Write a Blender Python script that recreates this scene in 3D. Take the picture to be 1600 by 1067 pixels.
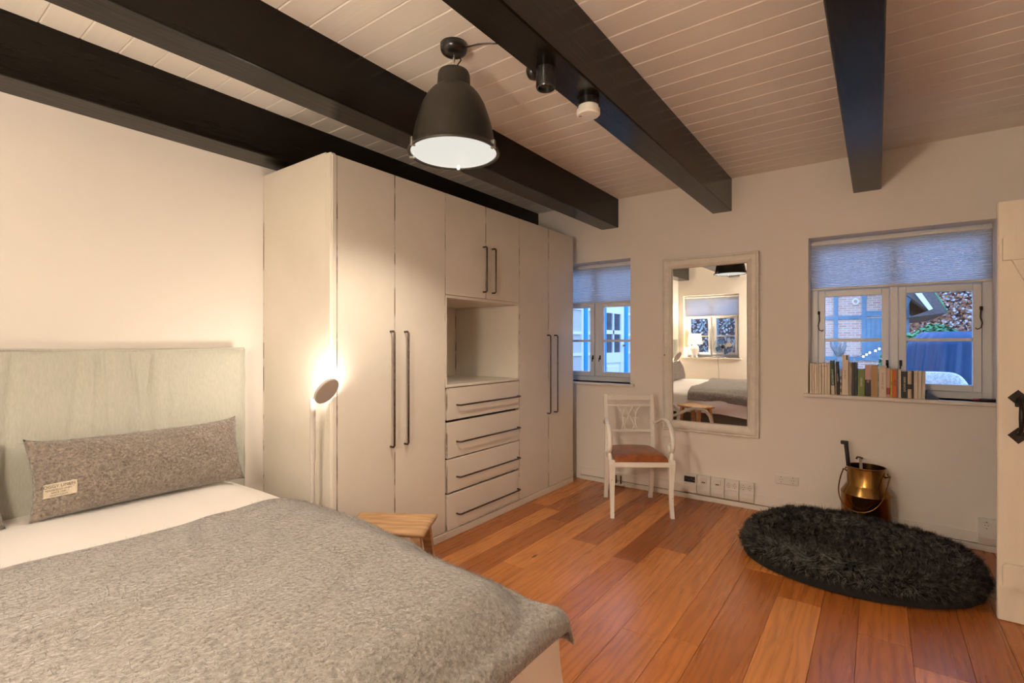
import bpy, bmesh, math, random
import numpy as np
from mathutils import Vector, Matrix
random.seed(7); rng = np.random.default_rng(7)
for o in list(bpy.data.objects): bpy.data.objects.remove(o)
S = bpy.context.scene; C = S.collection
PI = math.pi

# ------------------------------------------------------------------ camera, world, exposure
cd = bpy.data.cameras.new('camera'); cam = bpy.data.objects.new('camera', cd); C.objects.link(cam)
cam.location = (0, 0, 1.3); cam.rotation_euler = (math.radians(90), 0, math.radians(36.125))
cd.sensor_width = 36; cd.lens = 780.96/1600*36; cd.shift_y = 2.5/1600; cd.clip_start = .02
S.camera = cam
S.view_settings.view_transform = 'Standard'; S.view_settings.look = 'None'
S.view_settings.gamma = 1; S.view_settings.use_curve_mapping = False
S.view_settings.exposure = 0.47
W = bpy.data.worlds.new('dusk'); S.world = W; W.use_nodes = True
nt = W.node_tree; bg = nt.nodes['Background']
tc = nt.nodes.new('ShaderNodeTexCoord'); sep = nt.nodes.new('ShaderNodeSeparateXYZ')
rp = nt.nodes.new('ShaderNodeValToRGB')
nt.links.new(tc.outputs['Generated'], sep.inputs[0]); nt.links.new(sep.outputs['Z'], rp.inputs[0])
rp.color_ramp.elements[0].position = 0.0; rp.color_ramp.elements[0].color = (.38, .58, 1, 1)
rp.color_ramp.elements[1].position = .6; rp.color_ramp.elements[1].color = (.27, .47, 1, 1)
nt.links.new(rp.outputs[0], bg.inputs[0]); bg.inputs[1].default_value = 3.1
WARM = (1, .76, .50)

def add_light(name, kind, loc, energy, color, **k):
    l = bpy.data.lights.new(name, kind); l.energy = energy; l.color = color
    for a, v in k.items(): setattr(l, a, v)
    o = bpy.data.objects.new(name, l); o.location = loc; C.objects.link(o); return o

# ------------------------------------------------------------------ materials
def mat(name, c1, c2=None, rough=.5, metal=0, scale=6, stretch=(1, 1, 1), bump=0, bscale=60, bstretch=None, rand=0,
        detail=4, coat=0, sheen=0, emit=None, estr=0, spec=.5, contrast=(.35, .65), offset=False, chips=None, chip_scale=25, chip_at=.7):
    m = bpy.data.materials.new(name); m.use_nodes = True
    n = m.node_tree.nodes; L = m.node_tree.links; b = n['Principled BSDF']
    b.inputs['Roughness'].default_value = rough; b.inputs['Metallic'].default_value = metal
    b.inputs['Coat Weight'].default_value = coat; b.inputs['Coat Roughness'].default_value = .15
    b.inputs['Sheen Weight'].default_value = sheen; b.inputs['Specular IOR Level'].default_value = spec
    b.inputs['Base Color'].default_value = (*c1, 1)
    if emit: b.inputs['Emission Color'].default_value = (*emit, 1); b.inputs['Emission Strength'].default_value = estr
    t = n.new('ShaderNodeTexCoord'); oi = n.new('ShaderNodeObjectInfo')
    def coords(st):
        mp = n.new('ShaderNodeMapping'); mp.inputs['Scale'].default_value = st
        if offset:
            vm = n.new('ShaderNodeVectorMath'); vm.operation = 'MULTIPLY'; vm.inputs[1].default_value = (13.7, 7.3, 5.1)
            cmb = n.new('ShaderNodeCombineXYZ')
            for i in range(3): L.new(oi.outputs['Random'], cmb.inputs[i])
            L.new(cmb.outputs[0], vm.inputs[0]); va = n.new('ShaderNodeVectorMath')
            L.new(t.outputs['Object'], va.inputs[0]); L.new(vm.outputs[0], va.inputs[1]); L.new(va.outputs[0], mp.inputs[0])
        else: L.new(t.outputs['Object'], mp.inputs[0])
        return mp.outputs[0]
    def noise(sc, st, det=detail):
        nz = n.new('ShaderNodeTexNoise'); nz.inputs['Scale'].default_value = sc; nz.inputs['Detail'].default_value = det
        L.new(coords(st), nz.inputs['Vector']); return nz.outputs['Fac']
    out = None
    if c2:
        r = n.new('ShaderNodeValToRGB'); r.color_ramp.elements[0].position = contrast[0]; r.color_ramp.elements[1].position = contrast[1]
        r.color_ramp.elements[0].color = (*c1, 1); r.color_ramp.elements[1].color = (*c2, 1)
        L.new(noise(scale, stretch), r.inputs[0]); out = r.outputs[0]
    if rand:
        h = n.new('ShaderNodeHueSaturation'); h.inputs['Color'].default_value = (*c1, 1)
        if out: L.new(out, h.inputs['Color'])
        mr = n.new('ShaderNodeMapRange'); mr.inputs['To Min'].default_value = 1-rand; mr.inputs['To Max'].default_value = 1+rand
        L.new(oi.outputs['Random'], mr.inputs[0]); L.new(mr.outputs[0], h.inputs['Value']); out = h.outputs[0]
    if chips:
        mx = n.new('ShaderNodeMix'); mx.data_type = 'RGBA'; mx.inputs[6].default_value = (*c1, 1)
        if out: L.new(out, mx.inputs[6])
        mx.inputs[7].default_value = (*chips, 1)
        r = n.new('ShaderNodeValToRGB'); r.color_ramp.elements[0].position = chip_at; r.color_ramp.elements[1].position = chip_at+.02
        L.new(noise(chip_scale, (1, 1, 1), 6), r.inputs[0]); L.new(r.outputs[0], mx.inputs[0]); out = mx.outputs[2]
    if out: L.new(out, b.inputs['Base Color'])
    if bump:
        bp = n.new('ShaderNodeBump'); bp.inputs['Strength'].default_value = bump; bp.inputs['Distance'].default_value = .01
        L.new(noise(bscale, bstretch or stretch, 6), bp.inputs['Height']); L.new(bp.outputs[0], b.inputs['Normal'])
    return m

M = {}
M['wall'] = mat('wall_paint', (.82, .765, .69), (.84, .785, .71), rough=.9, scale=2, bump=.12, bscale=9)
M['ceil'] = mat('ceiling_paint', (.83, .775, .69), (.86, .805, .72), rough=.55, scale=3, stretch=(.3, 3, 1), bump=.08, bscale=30, bstretch=(.1, 2, 1), rand=.02, offset=True)
M['beam'] = mat('beam_paint', (.006, .0042, .0025), (.009, .007, .0045), rough=.22, scale=12, stretch=(3, .25, 3), bump=.12, bscale=14, bstretch=(3, .35, 3), spec=.22)
M['white'] = mat('white_lacquer', (.74, .68, .58), (.78, .72, .62), rough=.45, scale=3, bump=.04, bscale=20, chips=(.10, .07, .045), chip_scale=17, chip_at=.81, rand=.015, offset=True)
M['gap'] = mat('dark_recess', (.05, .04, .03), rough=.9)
M['edgewear'] = mat('worn_edge', (.30, .24, .18), (.72, .65, .55), rough=.6, scale=22, stretch=(1, 1, .35), contrast=(.42, .5))
M['winwhite'] = mat('window_paint', (.75, .75, .74), rough=.35, bump=.05, bscale=30)
M['trim'] = mat('trim_paint', (.74, .69, .61), rough=.4, chips=(.3, .24, .18), chip_scale=30, chip_at=.74)
M['iron'] = mat('dark_iron', (.02, .017, .014), (.05, .04, .035), rough=.38, metal=.7, scale=30, bump=.3, bscale=90)
M['bronze'] = mat('bronze_handle', (.07, .052, .04), (.13, .10, .075), rough=.4, metal=.8, scale=40)
M['black'] = mat('black_lacquer', (.012, .011, .010), rough=.28, coat=.3)
M['lampblack'] = mat('lamp_black', (.035, .031, .024), (.045, .040, .03), rough=.42, metal=.3, scale=8)
M['steel'] = mat('steel', (.55, .53, .5), rough=.3, metal=1)
M['brass'] = mat('aged_brass', (.36, .20, .055), (.20, .10, .03), rough=.26, metal=1, scale=7, stretch=(1, 1, .5), bump=.08, bscale=12)
M['linen'] = mat('grey_green_linen', (.43, .425, .35), (.49, .485, .41), rough=.95, scale=60, stretch=(1, 3, .6), bump=.10, bscale=330, bstretch=(1, 1, .6), sheen=.2, contrast=(.3, .7))
M['linen_dk'] = mat('bed_base_linen', (.17, .175, .14), (.22, .225, .185), rough=.95, scale=120, bump=.3, bscale=240)
M['sheet'] = mat('white_cotton', (.84, .80, .75), rough=.9, bump=.25, bscale=5)
M['wool'] = mat('grey_wool_throw', (.145, .128, .108), (.33, .30, .262), rough=1, scale=85, detail=8, bump=1.0, bscale=70, sheen=.5, contrast=(.3, .7))
M['pillow'] = mat('brown_wool_pillow', (.17, .130, .10), (.46, .38, .31), rough=1, scale=95, detail=8, bump=1.0, bscale=110, sheen=.5, contrast=(.3, .72))
M['fuzz'] = mat('wool_fibres', (.36, .325, .285), rough=1, sheen=.4)
M['tagcloth'] = mat('label_cloth', (.66, .56, .42), rough=.9)
M['ink'] = mat('printed_ink', (.08, .06, .05), rough=.8)
M['fur'] = mat('charcoal_fur', (.040, .037, .030), (.26, .245, .205), rough=.8, scale=34, contrast=(.38, .68))
M['furbase'] = mat('charcoal_plush', (.010, .009, .008), rough=1)
M['leather'] = mat('tan_leather', (.20, .050, .013), (.36, .11, .03), rough=.32, scale=14, detail=6, bump=.25, bscale=90, coat=.2)
M['pine'] = mat('stool_pine', (.42, .23, .10), (.62, .38, .19), rough=.6, scale=9, stretch=(.6, 4, 4), bump=.3, bscale=25, bstretch=(.5, 5, 5), chips=(.18, .09, .04), chip_scale=9, chip_at=.72)
M['chairwhite'] = mat('chair_paint', (.84, .80, .72), rough=.5, chips=(.25, .18, .12), chip_scale=55, chip_at=.69)
M['plastic'] = mat('cream_plastic', (.76, .72, .64), rough=.35)
M['lampgrey'] = mat('floor_lamp_metal', (.60, .55, .48), rough=.4)
M['mirror'] = mat('mirror_silver', (.93, .93, .93), rough=.0, metal=1)
M['mframe'] = mat('mirror_frame_paint', (.82, .77, .68), (.74, .69, .60), rough=.45, scale=18, stretch=(1, 1, 1), bump=.2, bscale=40, chips=(.12, .085, .055), chip_scale=24, chip_at=.72)
M['silverbead'] = mat('silver_bead', (.40, .36, .30), rough=.4, metal=.7)
M['copper'] = mat('copper_pipe', (.25, .11, .06), rough=.35, metal=1)
M['holedark'] = mat('dark_plastic', (.02, .02, .02), rough=.5)
M['doorpaint'] = mat('door_paint', (.78, .70, .57), (.82, .74, .61), rough=.4, scale=5, stretch=(4, 4, .4), bump=.12, bscale=14, bstretch=(5, 5, .4), chips=(.40, .27, .17), chip_scale=9, chip_at=.80)

def wood_floor():
    m = bpy.data.materials.new('oiled_oak'); m.use_nodes = True
    n = m.node_tree.nodes; L = m.node_tree.links; b = n['Principled BSDF']
    t = n.new('ShaderNodeTexCoord'); oi = n.new('ShaderNodeObjectInfo')
    cmb = n.new('ShaderNodeCombineXYZ'); L.new(oi.outputs['Random'], cmb.inputs[0]); L.new(oi.outputs['Random'], cmb.inputs[2])
    vm = n.new('ShaderNodeVectorMath'); vm.operation = 'MULTIPLY'; vm.inputs[1].default_value = (31, 17, 23); L.new(cmb.outputs[0], vm.inputs[0])
    va = n.new('ShaderNodeVectorMath'); L.new(t.outputs['Object'], va.inputs[0]); L.new(vm.outputs[0], va.inputs[1])
    def mp(s):
        q = n.new('ShaderNodeMapping'); q.inputs['Scale'].default_value = s; L.new(va.outputs[0], q.inputs[0]); return q.outputs[0]
    # cathedral grain: distorted bands stretched along the plank
    wv = n.new('ShaderNodeTexWave'); wv.wave_type = 'BANDS'; wv.bands_direction = 'X'
    wv.inputs['Scale'].default_value = 5; wv.inputs['Distortion'].default_value = 16; wv.inputs['Detail'].default_value = 3
    wv.inputs['Detail Scale'].default_value = .9; wv.inputs['Detail Roughness'].default_value = .5
    L.new(mp((1.6, .22, 1)), wv.inputs['Vector'])
    nz = n.new('ShaderNodeTexNoise'); nz.inputs['Scale'].default_value = 40; nz.inputs['Detail'].default_value = 5; L.new(mp((1.4, .05, 1)), nz.inputs['Vector'])
    nl = n.new('ShaderNodeTexNoise'); nl.inputs['Scale'].default_value = 2.2; nl.inputs['Detail'].default_value = 2; L.new(mp((1.5, .6, 1)), nl.inputs['Vector'])
    r1 = n.new('ShaderNodeValToRGB'); e = r1.color_ramp.elements
    e[0].position = 0; e[0].color = (.30, .090, .017, 1); e[1].position = 1; e[1].color = (.68, .27, .068, 1)
    k = e.new(.5); k.color = (.50, .165, .033, 1)
    L.new(oi.outputs['Random'], r1.inputs[0])
    mixg = n.new('ShaderNodeMix'); mixg.data_type = 'RGBA'; mixg.blend_type = 'MULTIPLY'; mixg.inputs[0].default_value = 1
    rg = n.new('ShaderNodeValToRGB'); rg.color_ramp.elements[0].color = (.88, .85, .82, 1); rg.color_ramp.elements[1].color = (1.06, 1.06, 1.06, 1)
    rg.color_ramp.elements[0].position = .05; rg.color_ramp.elements[1].position = .55
    L.new(wv.outputs['Fac'], rg.inputs[0]); L.new(r1.outputs[0], mixg.inputs[6]); L.new(rg.outputs[0], mixg.inputs[7])
    mix2 = n.new('ShaderNodeMix'); mix2.data_type = 'RGBA'; mix2.blend_type = 'MULTIPLY'; mix2.inputs[0].default_value = 1
    r2 = n.new('ShaderNodeValToRGB'); r2.color_ramp.elements[0].color = (.93, .91, .89, 1); r2.color_ramp.elements[1].color = (1.05, 1.05, 1.04, 1)
    r2.color_ramp.elements[0].position = .3; r2.color_ramp.elements[1].position = .68
    L.new(nz.outputs['Fac'], r2.inputs[0]); L.new(mixg.outputs[2], mix2.inputs[6]); L.new(r2.outputs[0], mix2.inputs[7])
    mix3 = n.new('ShaderNodeMix'); mix3.data_type = 'RGBA'; mix3.blend_type = 'MULTIPLY'; mix3.inputs[0].default_value = 1
    r3 = n.new('ShaderNodeValToRGB'); r3.color_ramp.elements[0].color = (.78, .76, .74, 1); r3.color_ramp.elements[1].color = (1.15, 1.15, 1.15, 1)
    L.new(nl.outputs['Fac'], r3.inputs[0]); L.new(mix2.outputs[2], mix3.inputs[6]); L.new(r3.outputs[0], mix3.inputs[7])
    # knots
    vo = n.new('ShaderNodeTexVoronoi'); vo.inputs['Scale'].default_value = 1.5; L.new(mp((2.2, .7, 1)), vo.inputs['Vector'])
    rk = n.new('ShaderNodeValToRGB'); rk.color_ramp.elements[0].position = .012; rk.color_ramp.elements[1].position = .045
    rk.color_ramp.elements[0].color = (.14, .1, .08, 1); rk.color_ramp.elements[1].color = (1, 1, 1, 1)
    L.new(vo.outputs['Distance'], rk.inputs[0])
    mix4 = n.new('ShaderNodeMix'); mix4.data_type = 'RGBA'; mix4.blend_type = 'MULTIPLY'; mix4.inputs[0].default_value = 1
    L.new(mix3.outputs[2], mix4.inputs[6]); L.new(rk.outputs[0], mix4.inputs[7])
    L.new(mix4.outputs[2], b.inputs['Base Color'])
    mr = n.new('ShaderNodeMapRange'); mr.inputs['To Min'].default_value = .21; mr.inputs['To Max'].default_value = .36
    L.new(nz.outputs['Fac'], mr.inputs[0]); L.new(mr.outputs[0], b.inputs['Roughness'])
    bp = n.new('ShaderNodeBump'); bp.inputs['Strength'].default_value = .12; bp.inputs['Distance'].default_value = .004
    L.new(nz.outputs['Fac'], bp.inputs['Height']); L.new(bp.outputs[0], b.inputs['Normal'])
    return m
M['floor'] = wood_floor()

def glass_mat():
    m = bpy.data.materials.new('window_glass'); m.use_nodes = True
    n = m.node_tree.nodes; L = m.node_tree.links; n.remove(n['Principled BSDF'])
    tr = n.new('ShaderNodeBsdfTransparent'); gl = n.new('ShaderNodeBsdfGlossy'); gl.inputs['Roughness'].default_value = .01
    fr = n.new('ShaderNodeFresnel'); fr.inputs[0].default_value = 1.45; mx = n.new('ShaderNodeMixShader')
    ml = n.new('ShaderNodeMath'); ml.operation = 'MULTIPLY'; ml.inputs[1].default_value = .8
    L.new(fr.outputs[0], ml.inputs[0]); L.new(ml.outputs[0], mx.inputs[0]); L.new(tr.outputs[0], mx.inputs[1]); L.new(gl.outputs[0], mx.inputs[2])
    L.new(mx.outputs[0], n['Material Output'].inputs[0]); return m
M['glass'] = glass_mat()
def translucent(name, col, mix, rough_col=None):
    m = bpy.data.materials.new(name); m.use_nodes = True
    n = m.node_tree.nodes; L = m.node_tree.links; n.remove(n['Principled BSDF'])
    d = n.new('ShaderNodeBsdfDiffuse'); d.inputs[0].default_value = (*(rough_col or col), 1)
    t = n.new('ShaderNodeBsdfTranslucent'); t.inputs[0].default_value = (*col, 1)
    mx = n.new('ShaderNodeMixShader'); mx.inputs[0].default_value = mix
    L.new(d.outputs[0], mx.inputs[1]); L.new(t.outputs[0], mx.inputs[2]); L.new(mx.outputs[0], n['Material Output'].inputs[0]); return m
M['blind'] = translucent('pleated_fabric', (.84, .88, .93), .62, (.80, .78, .76))
M['shade'] = translucent('lampshade_fabric', (.55, .47, .28), .30, (.80, .76, .66))
def emissive(name, col, s):
    m = bpy.data.materials.new(name); m.use_nodes = True
    n = m.node_tree.nodes; L = m.node_tree.links; n.remove(n['Principled BSDF'])
    e = n.new('ShaderNodeEmission'); e.inputs[0].default_value = (*col, 1); e.inputs[1].default_value = s
    L.new(e.outputs[0], n['Material Output'].inputs[0]); return m
def frosted(name, col, s):
    m = emissive(name, col, s); n = m.node_tree.nodes; L = m.node_tree.links; e = n['Emission']
    tr = n.new('ShaderNodeBsdfTransparent'); mx = n.new('ShaderNodeMixShader'); mx.inputs[0].default_value = .5
    L.new(e.outputs[0], mx.inputs[1]); L.new(tr.outputs[0], mx.inputs[2]); L.new(mx.outputs[0], n['Material Output'].inputs[0]); return m
M['pendant_glow'] = frosted('pendant_diffuser', (1, .96, .86), 1.15)
M['led'] = emissive('led_disc', (1, .87, .76), 52)
M['bulb'] = emissive('string_bulb', (1, .75, .45), 6)

# ------------------------------------------------------------------ geometry helpers
def bmn(): return bmesh.new()
def box(bm, x0, x1, y0, y1, z0, z1, bev=0, seg=1):
    r = bmesh.ops.create_cube(bm, size=1); v = r['verts']
    bmesh.ops.scale(bm, verts=v, vec=(x1-x0, y1-y0, z1-z0)); bmesh.ops.translate(bm, verts=v, vec=((x0+x1)/2, (y0+y1)/2, (z0+z1)/2))
    if bev:
        e = list({ed for q in v for ed in q.link_edges}); bmesh.ops.bevel(bm, geom=e, offset=bev, segments=seg, affect='EDGES', profile=.5)
    return bm
def B(*a, **k): return box(bmn(), *a, **k)
def tube(bm, pts, r, seg=8, caps=True, flat=1.0):
    pts = [Vector(p) for p in pts]; rr = r if isinstance(r, (list, tuple)) else [r]*len(pts); rings = []
    up = Vector((0, 0, 1)); prev = None
    for i, p in enumerate(pts):
        d = (pts[min(i+1, len(pts)-1)]-pts[max(i-1, 0)]).normalized()
        if prev is None:
            a = d.cross(up) if abs(d.dot(up)) < .95 else d.cross(Vector((1, 0, 0)))
        else: a = prev-d*prev.dot(d)
        a.normalize(); prev = a; b2 = d.cross(a)
        rings.append([bm.verts.new(p+(a*math.cos(t)+b2*math.sin(t)*flat)*rr[i]) for t in (2*PI*j/seg for j in range(seg))])
    for i in range(len(rings)-1):
        for j in range(seg): bm.faces.new((rings[i][j], rings[i][(j+1) % seg], rings[i+1][(j+1) % seg], rings[i+1][j]))
    if caps:
        bm.faces.new(rings[0][::-1]); bm.faces.new(rings[-1])
    return bm
def lathe(bm, prof, seg=32, c=(0, 0, 0), cap0=False, cap1=False):
    rings = [[bm.verts.new((c[0]+r*math.cos(2*PI*j/seg), c[1]+r*math.sin(2*PI*j/seg), c[2]+z)) for j in range(seg)] for r, z in prof]
    for i in range(len(rings)-1):
        for j in range(seg): bm.faces.new((rings[i][j], rings[i][(j+1) % seg], rings[i+1][(j+1) % seg], rings[i+1][j]))
    if cap0: bm.faces.new(rings[0][::-1])
    if cap1: bm.faces.new(rings[-1])
    return bm
def prism(bm, poly, a, b, axis='y'):
    def P(u, v, w):
        return {'y': (u, w, v), 'x': (w, u, v), 'z': (u, v, w)}[axis]
    A = [bm.verts.new(P(u, v, a)) for u, v in poly]; D = [bm.verts.new(P(u, v, b)) for u, v in poly]
    n = len(poly); bm.faces.new(A); bm.faces.new(D[::-1])
    for i in range(n): bm.faces.new((A[i], D[i], D[(i+1) % n], A[(i+1) % n]))
    return bm
def obj(name, g, m, parent=None, world=True, smooth=False, loc=None, rot=None):
    if isinstance(g, bmesh.types.BMesh):
        bmesh.ops.recalc_face_normals(g, faces=g.faces)
        me = bpy.data.meshes.new(name)
        if parent is not None and world:
            p = parent; off = Vector()
            while p is not None: off += p.location; p = p.parent
            bmesh.ops.translate(g, verts=g.verts, vec=-off)
        g.to_mesh(me); g.free(); me.materials.append(m)
        if smooth: me.shade_smooth()
    else: me = g
    o = bpy.data.objects.new(name, me); C.objects.link(o)
    if parent is not None: o.parent = parent
    if loc is not None: o.location = loc
    if rot is not None: o.rotation_euler = rot
    return o
def smooth_by_angle(o, a=40):
    try: o.data.set_sharp_from_angle(angle=math.radians(a))
    except Exception: pass
    return o
def tag(o, label=None, cat=None, group=None, kind=None):
    if label: o['label'] = label
    if cat: o['category'] = cat
    if group: o['group'] = group
    if kind: o['kind'] = kind
    return o
def thing(name, label, cat, loc=(0, 0, 0), rotz=0, group=None, kind=None):
    o = bpy.data.objects.new(name, None); C.objects.link(o); o.location = loc; o.rotation_euler = (0, 0, rotz); o.empty_display_size = .1
    return tag(o, label, cat, group, kind)
def struct(name, g, m, label=None, parent=None, **k):
    o = obj(name, g, m, parent, **k)
    if parent is None: o['kind'] = 'structure'
    if label: o['label'] = label
    return o
def grid_mesh(name, P, m, closed_u=False, smooth=True):
    """P: array (nu, nv, 3)"""
    nu, nv = P.shape[:2]; v = P.reshape(-1, 3).tolist(); f = []
    for i in range(nu-(0 if closed_u else 1)):
        for j in range(nv-1):
            a = i*nv+j; b = ((i+1) % nu)*nv+j; f.append((a, b, b+1, a+1))
    me = bpy.data.meshes.new(name); me.from_pydata(v, [], f); me.materials.append(m)
    if smooth: me.shade_smooth()
    return me
def strands(name, pos, dirs, length, width, m, bend=.3, seg=2, nrm=None):
    """thin tapering ribbons standing on a surface"""
    n = len(pos); side = np.cross(dirs, rng.normal(size=(n, 3))); side /= np.linalg.norm(side, axis=1)[:, None]+1e-9
    bdir = rng.normal(size=(n, 3))*bend; V = []
    for s in range(seg+1):
        t = s/seg; c = pos+dirs*(length[:, None]*t)+bdir*(length[:, None]*t*t)
        if s == seg: V.append(c)
        else:
            w = width*(1-t*.6); V.append(c-side*w/2); V.append(c+side*w/2)
    V = np.stack(V, 1); k = V.shape[1]; verts = V.reshape(-1, 3); base = np.arange(n)*k
    quads = []
    for s in range(seg-1): quads.append(np.stack([base+2*s, base+2*s+1, base+2*s+3, base+2*s+2], 1))
    tri = np.stack([base+2*(seg-1), base+2*(seg-1)+1, base+2*seg], 1)
    q = np.concatenate(quads) if quads else np.zeros((0, 4), int)
    me = bpy.data.meshes.new(name); me.vertices.add(len(verts)); me.vertices.foreach_set('co', verts.astype(np.float32).ravel())
    nl = q.size+tri.size; me.loops.add(nl); me.loops.foreach_set('vertex_index', np.concatenate([q.ravel(), tri.ravel()]).astype(np.int32))
    me.polygons.add(len(q)+len(tri))
    me.polygons.foreach_set('loop_start', np.concatenate([np.arange(len(q))*4, q.size+np.arange(len(tri))*3]).astype(np.int32))
    me.materials.append(m); me.update(calc_edges=True); me.validate()
    if nrm is not None:   # shade the fibres like the surface they grow from
        nv_ = np.repeat(nrm/np.linalg.norm(nrm, axis=1)[:, None], k, 0); me.shade_smooth(); me.normals_split_custom_set_from_vertices(nv_.tolist())
    return me
def text(name, body, size, m, parent, loc, rot, extrude=.0002, align='CENTER'):
    cu = bpy.data.curves.new(name, 'FONT'); cu.body = body; cu.size = size; cu.extrude = extrude; cu.align_x = align; cu.align_y = 'CENTER'
    cu.materials.append(m); tmp = bpy.data.objects.new('tmp', cu); C.objects.link(tmp); bpy.context.view_layer.update()
    me = bpy.data.meshes.new_from_object(tmp.evaluated_get(bpy.context.evaluated_depsgraph_get())); bpy.data.objects.remove(tmp); bpy.data.curves.remove(cu)
    if not me.materials: me.materials.append(m)
    o = bpy.data.objects.new(name, me); C.objects.link(o); o.parent = parent; o.location = loc; o.rotation_euler = rot
    return o

# ------------------------------------------------------------------ room constants
XL, XR, YW, YR, ZC, ZB = -2.99, 1.34, 4.28, -.95, 2.62, 2.36
def wall_y(name, y0, y1, x0, x1, holes, z1=ZC+.05):
    bm = bmn(); xs = sorted({x0, x1, *[h[0] for h in holes], *[h[1] for h in holes]})
    for a, b in zip(xs, xs[1:]):
        cut = [h for h in holes if h[0] <= a+1e-6 and h[1] >= b-1e-6]; z = -.05
        for h in sorted(cut, key=lambda q: q[2]): box(bm, a, b, y0, y1, z, h[2]); z = h[3]
        box(bm, a, b, y0, y1, z, z1)
    bmesh.ops.remove_doubles(bm, verts=bm.verts, dist=1e-5)
    return struct(name, bm, M['wall'])
# window wall: inner leaf with the visible reveals, outer leaf with wider rebates holding the frames
bm_in = [(-2.81, -1.80, .93, 2.07), (-.41, .604, .93, 2.075)]
wn = thing('wall_north', None, None, (0, YW, 0), kind='structure')
def wall_part(name, y0, y1, x0, x1, holes, parent):
    o = wall_y(name, y0, y1, x0, x1, holes); o.parent = parent; o.location = (0, -parent.location.y, 0); del o['kind']; return o
wall_part('inner_leaf', YW, 4.44, XL-.2, XR+.2, bm_in, wn)
wall_part('outer_leaf', 4.44, 4.56, XL-.2, XR+.2, [(-2.81, -1.60, .93, 2.07), (-.41, .604, .93, 2.075)], wn)
wall_y('wall_south', YR-.25, YR, XL-.2, XR+.2, [(-2.90, -1.93, .93, 2.07)])
struct('wall_west', B(XL-.2, XL, YR, YW, -.05, ZC+.05), M['wall'])
# east wall with the doorway of the open plank door
bm = bmn(); box(bm, XR, XR+.2, YR, 2.30, -.05, ZC+.05); box(bm, XR, XR+.2, 2.30, 3.20, 2.0, ZC+.05); box(bm, XR, XR+.2, 3.20, YW, -.05, ZC+.05)
struct('wall_east', bm, M['wall'])
bm = bmn(); box(bm, XR+1.2, XR+1.3, 1.9, 3.6, -.05, 2.4); box(bm, XR+.2, XR+1.2, 1.8, 1.9, -.05, 2.4); box(bm, XR+.2, XR+1.2, 3.6, 3.7, -.05, 2.4); box(bm, XR+.2, XR+1.3, 1.8, 3.7, 2.4, 2.45); 
struct('wall_hallway', bm, M['wall'])
struct('floor_hallway', B(XR, XR+1.3, 1.8, 3.7, -.06, -.001), M['floor'])

# ------------------------------------------------------------------ floor: every plank
fl = thing('floor', None, None, (0, 0, 0), kind='structure'); fl['label'] = 'warm oiled oak plank floor running towards the window wall'
obj('subfloor', B(XL-.1, XR+.1, YR-.1, YW+.1, -.06, -.013), M['gap'], fl)
x = XL; widths = [.17, .19, .15, .20, .13, .19, .16, .20, .132, .20]; i = 0; seams = [-.748, -.616, -.416]
xs = [-2.99, -2.82, -2.63, -2.48, -2.29, -2.12, -1.98, -1.80, -1.64, -1.45, -1.296, -1.14, -.94, -.748, -.616, -.416, -.22, -.07, .12, .31, .46, .66, .85, 1.0, 1.2, 1.34]
pool = {}
for a, b in zip(xs, xs[1:]):
    y = YR-random.uniform(0, 1.2)
    while y < YW:
        L_ = random.choice([1.2, 1.6, 2.0, 2.4]); y0 = max(y, YR); y1 = min(y+L_, YW)
        if y1-y0 > .02:
            w = b-a-.0010
            o = obj('floor_plank', B(-w/2, w/2, -(y1-y0)/2+.001, (y1-y0)/2-.001, -.014, 0, bev=.0007), M['floor'], fl, world=False)
            o.location = ((a+b)/2, (y0+y1)/2, 0)
        y += L_

# ------------------------------------------------------------------ ceiling boards and beams
ce = thing('ceiling', None, None, (0, 0, ZC), kind='structure'); ce['label'] = 'cream painted tongue-and-groove board ceiling between black beams'
obj('backing', B(XL-.1, XR+.1, YR-.1, YW+.1, ZC+.019, ZC+.05), M['gap'], ce)
pitch = .1345; y = YW; me = None
while y > YR:
    y0 = y-pitch; bm = bmn(); g = .0045
    prism(bm, [(0, .022), (0, g), (g, 0), (pitch-g-.001, 0), (pitch-.001, g), (pitch-.001, .022)], XL, XR, 'x')
    if me is None:
        o = obj('ceiling_board', bm, M['ceil'], ce, world=False); me = o.data
    else:
        bm.free(); o = obj('ceiling_board', me, None, ce)
    o.location = (0, y0, 0); y = y0
for (x0, x1, lab) in [(XL, -2.79, 'black ceiling beam along the headboard wall above the wardrobe'), (-2.085, -1.915, 'black ceiling beam beside the hanging black lamp, ending near the corner window'),
                      (-1.09, -.94, 'black ceiling beam carrying the white smoke detector'), (-.135, .025, 'black ceiling beam over the dog bed, ending between mirror and book window')]:
    o = struct('ceiling_beam', B(x0, x1, YR-.02, YW+.02, ZB, ZC+.004, bev=.006, seg=2), M['beam'], lab); o['category'] = 'beam'

# ------------------------------------------------------------------ baseboards
def base_y(name, x0, x1, y, s):
    t = thing(name, None, None, ((x0+x1)/2, y, 0), kind='structure')
    lo, hi = sorted((y, y-s*.024)); obj('floor_strip', B(x0, x1, lo, hi, .0, .038, bev=.003), M['trim'], t)
    lo, hi = sorted((y, y-s*.012)); obj('board', B(x0, x1, lo, hi, .042, .115, bev=.003), M['wall'], t)
    lo, hi = sorted((y, y-s*.006)); obj('shadow_gap', B(x0, x1, lo, hi, .036, .044), M['gap'], t)
base_y('baseboard_north', -2.3, XR, YW, 1); base_y('baseboard_south', XL, XR, YR, -1)
t = thing('baseboard_east', None, None, (XR, 0, 0), kind='structure')
obj('board', B(XR-.012, XR, YR+.03, 2.28, 0, .115, bev=.003), M['wall'], t); obj('board', B(XR-.012, XR, 3.3, YW-.03, 0, .115, bev=.003), M['wall'], t)
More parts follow.
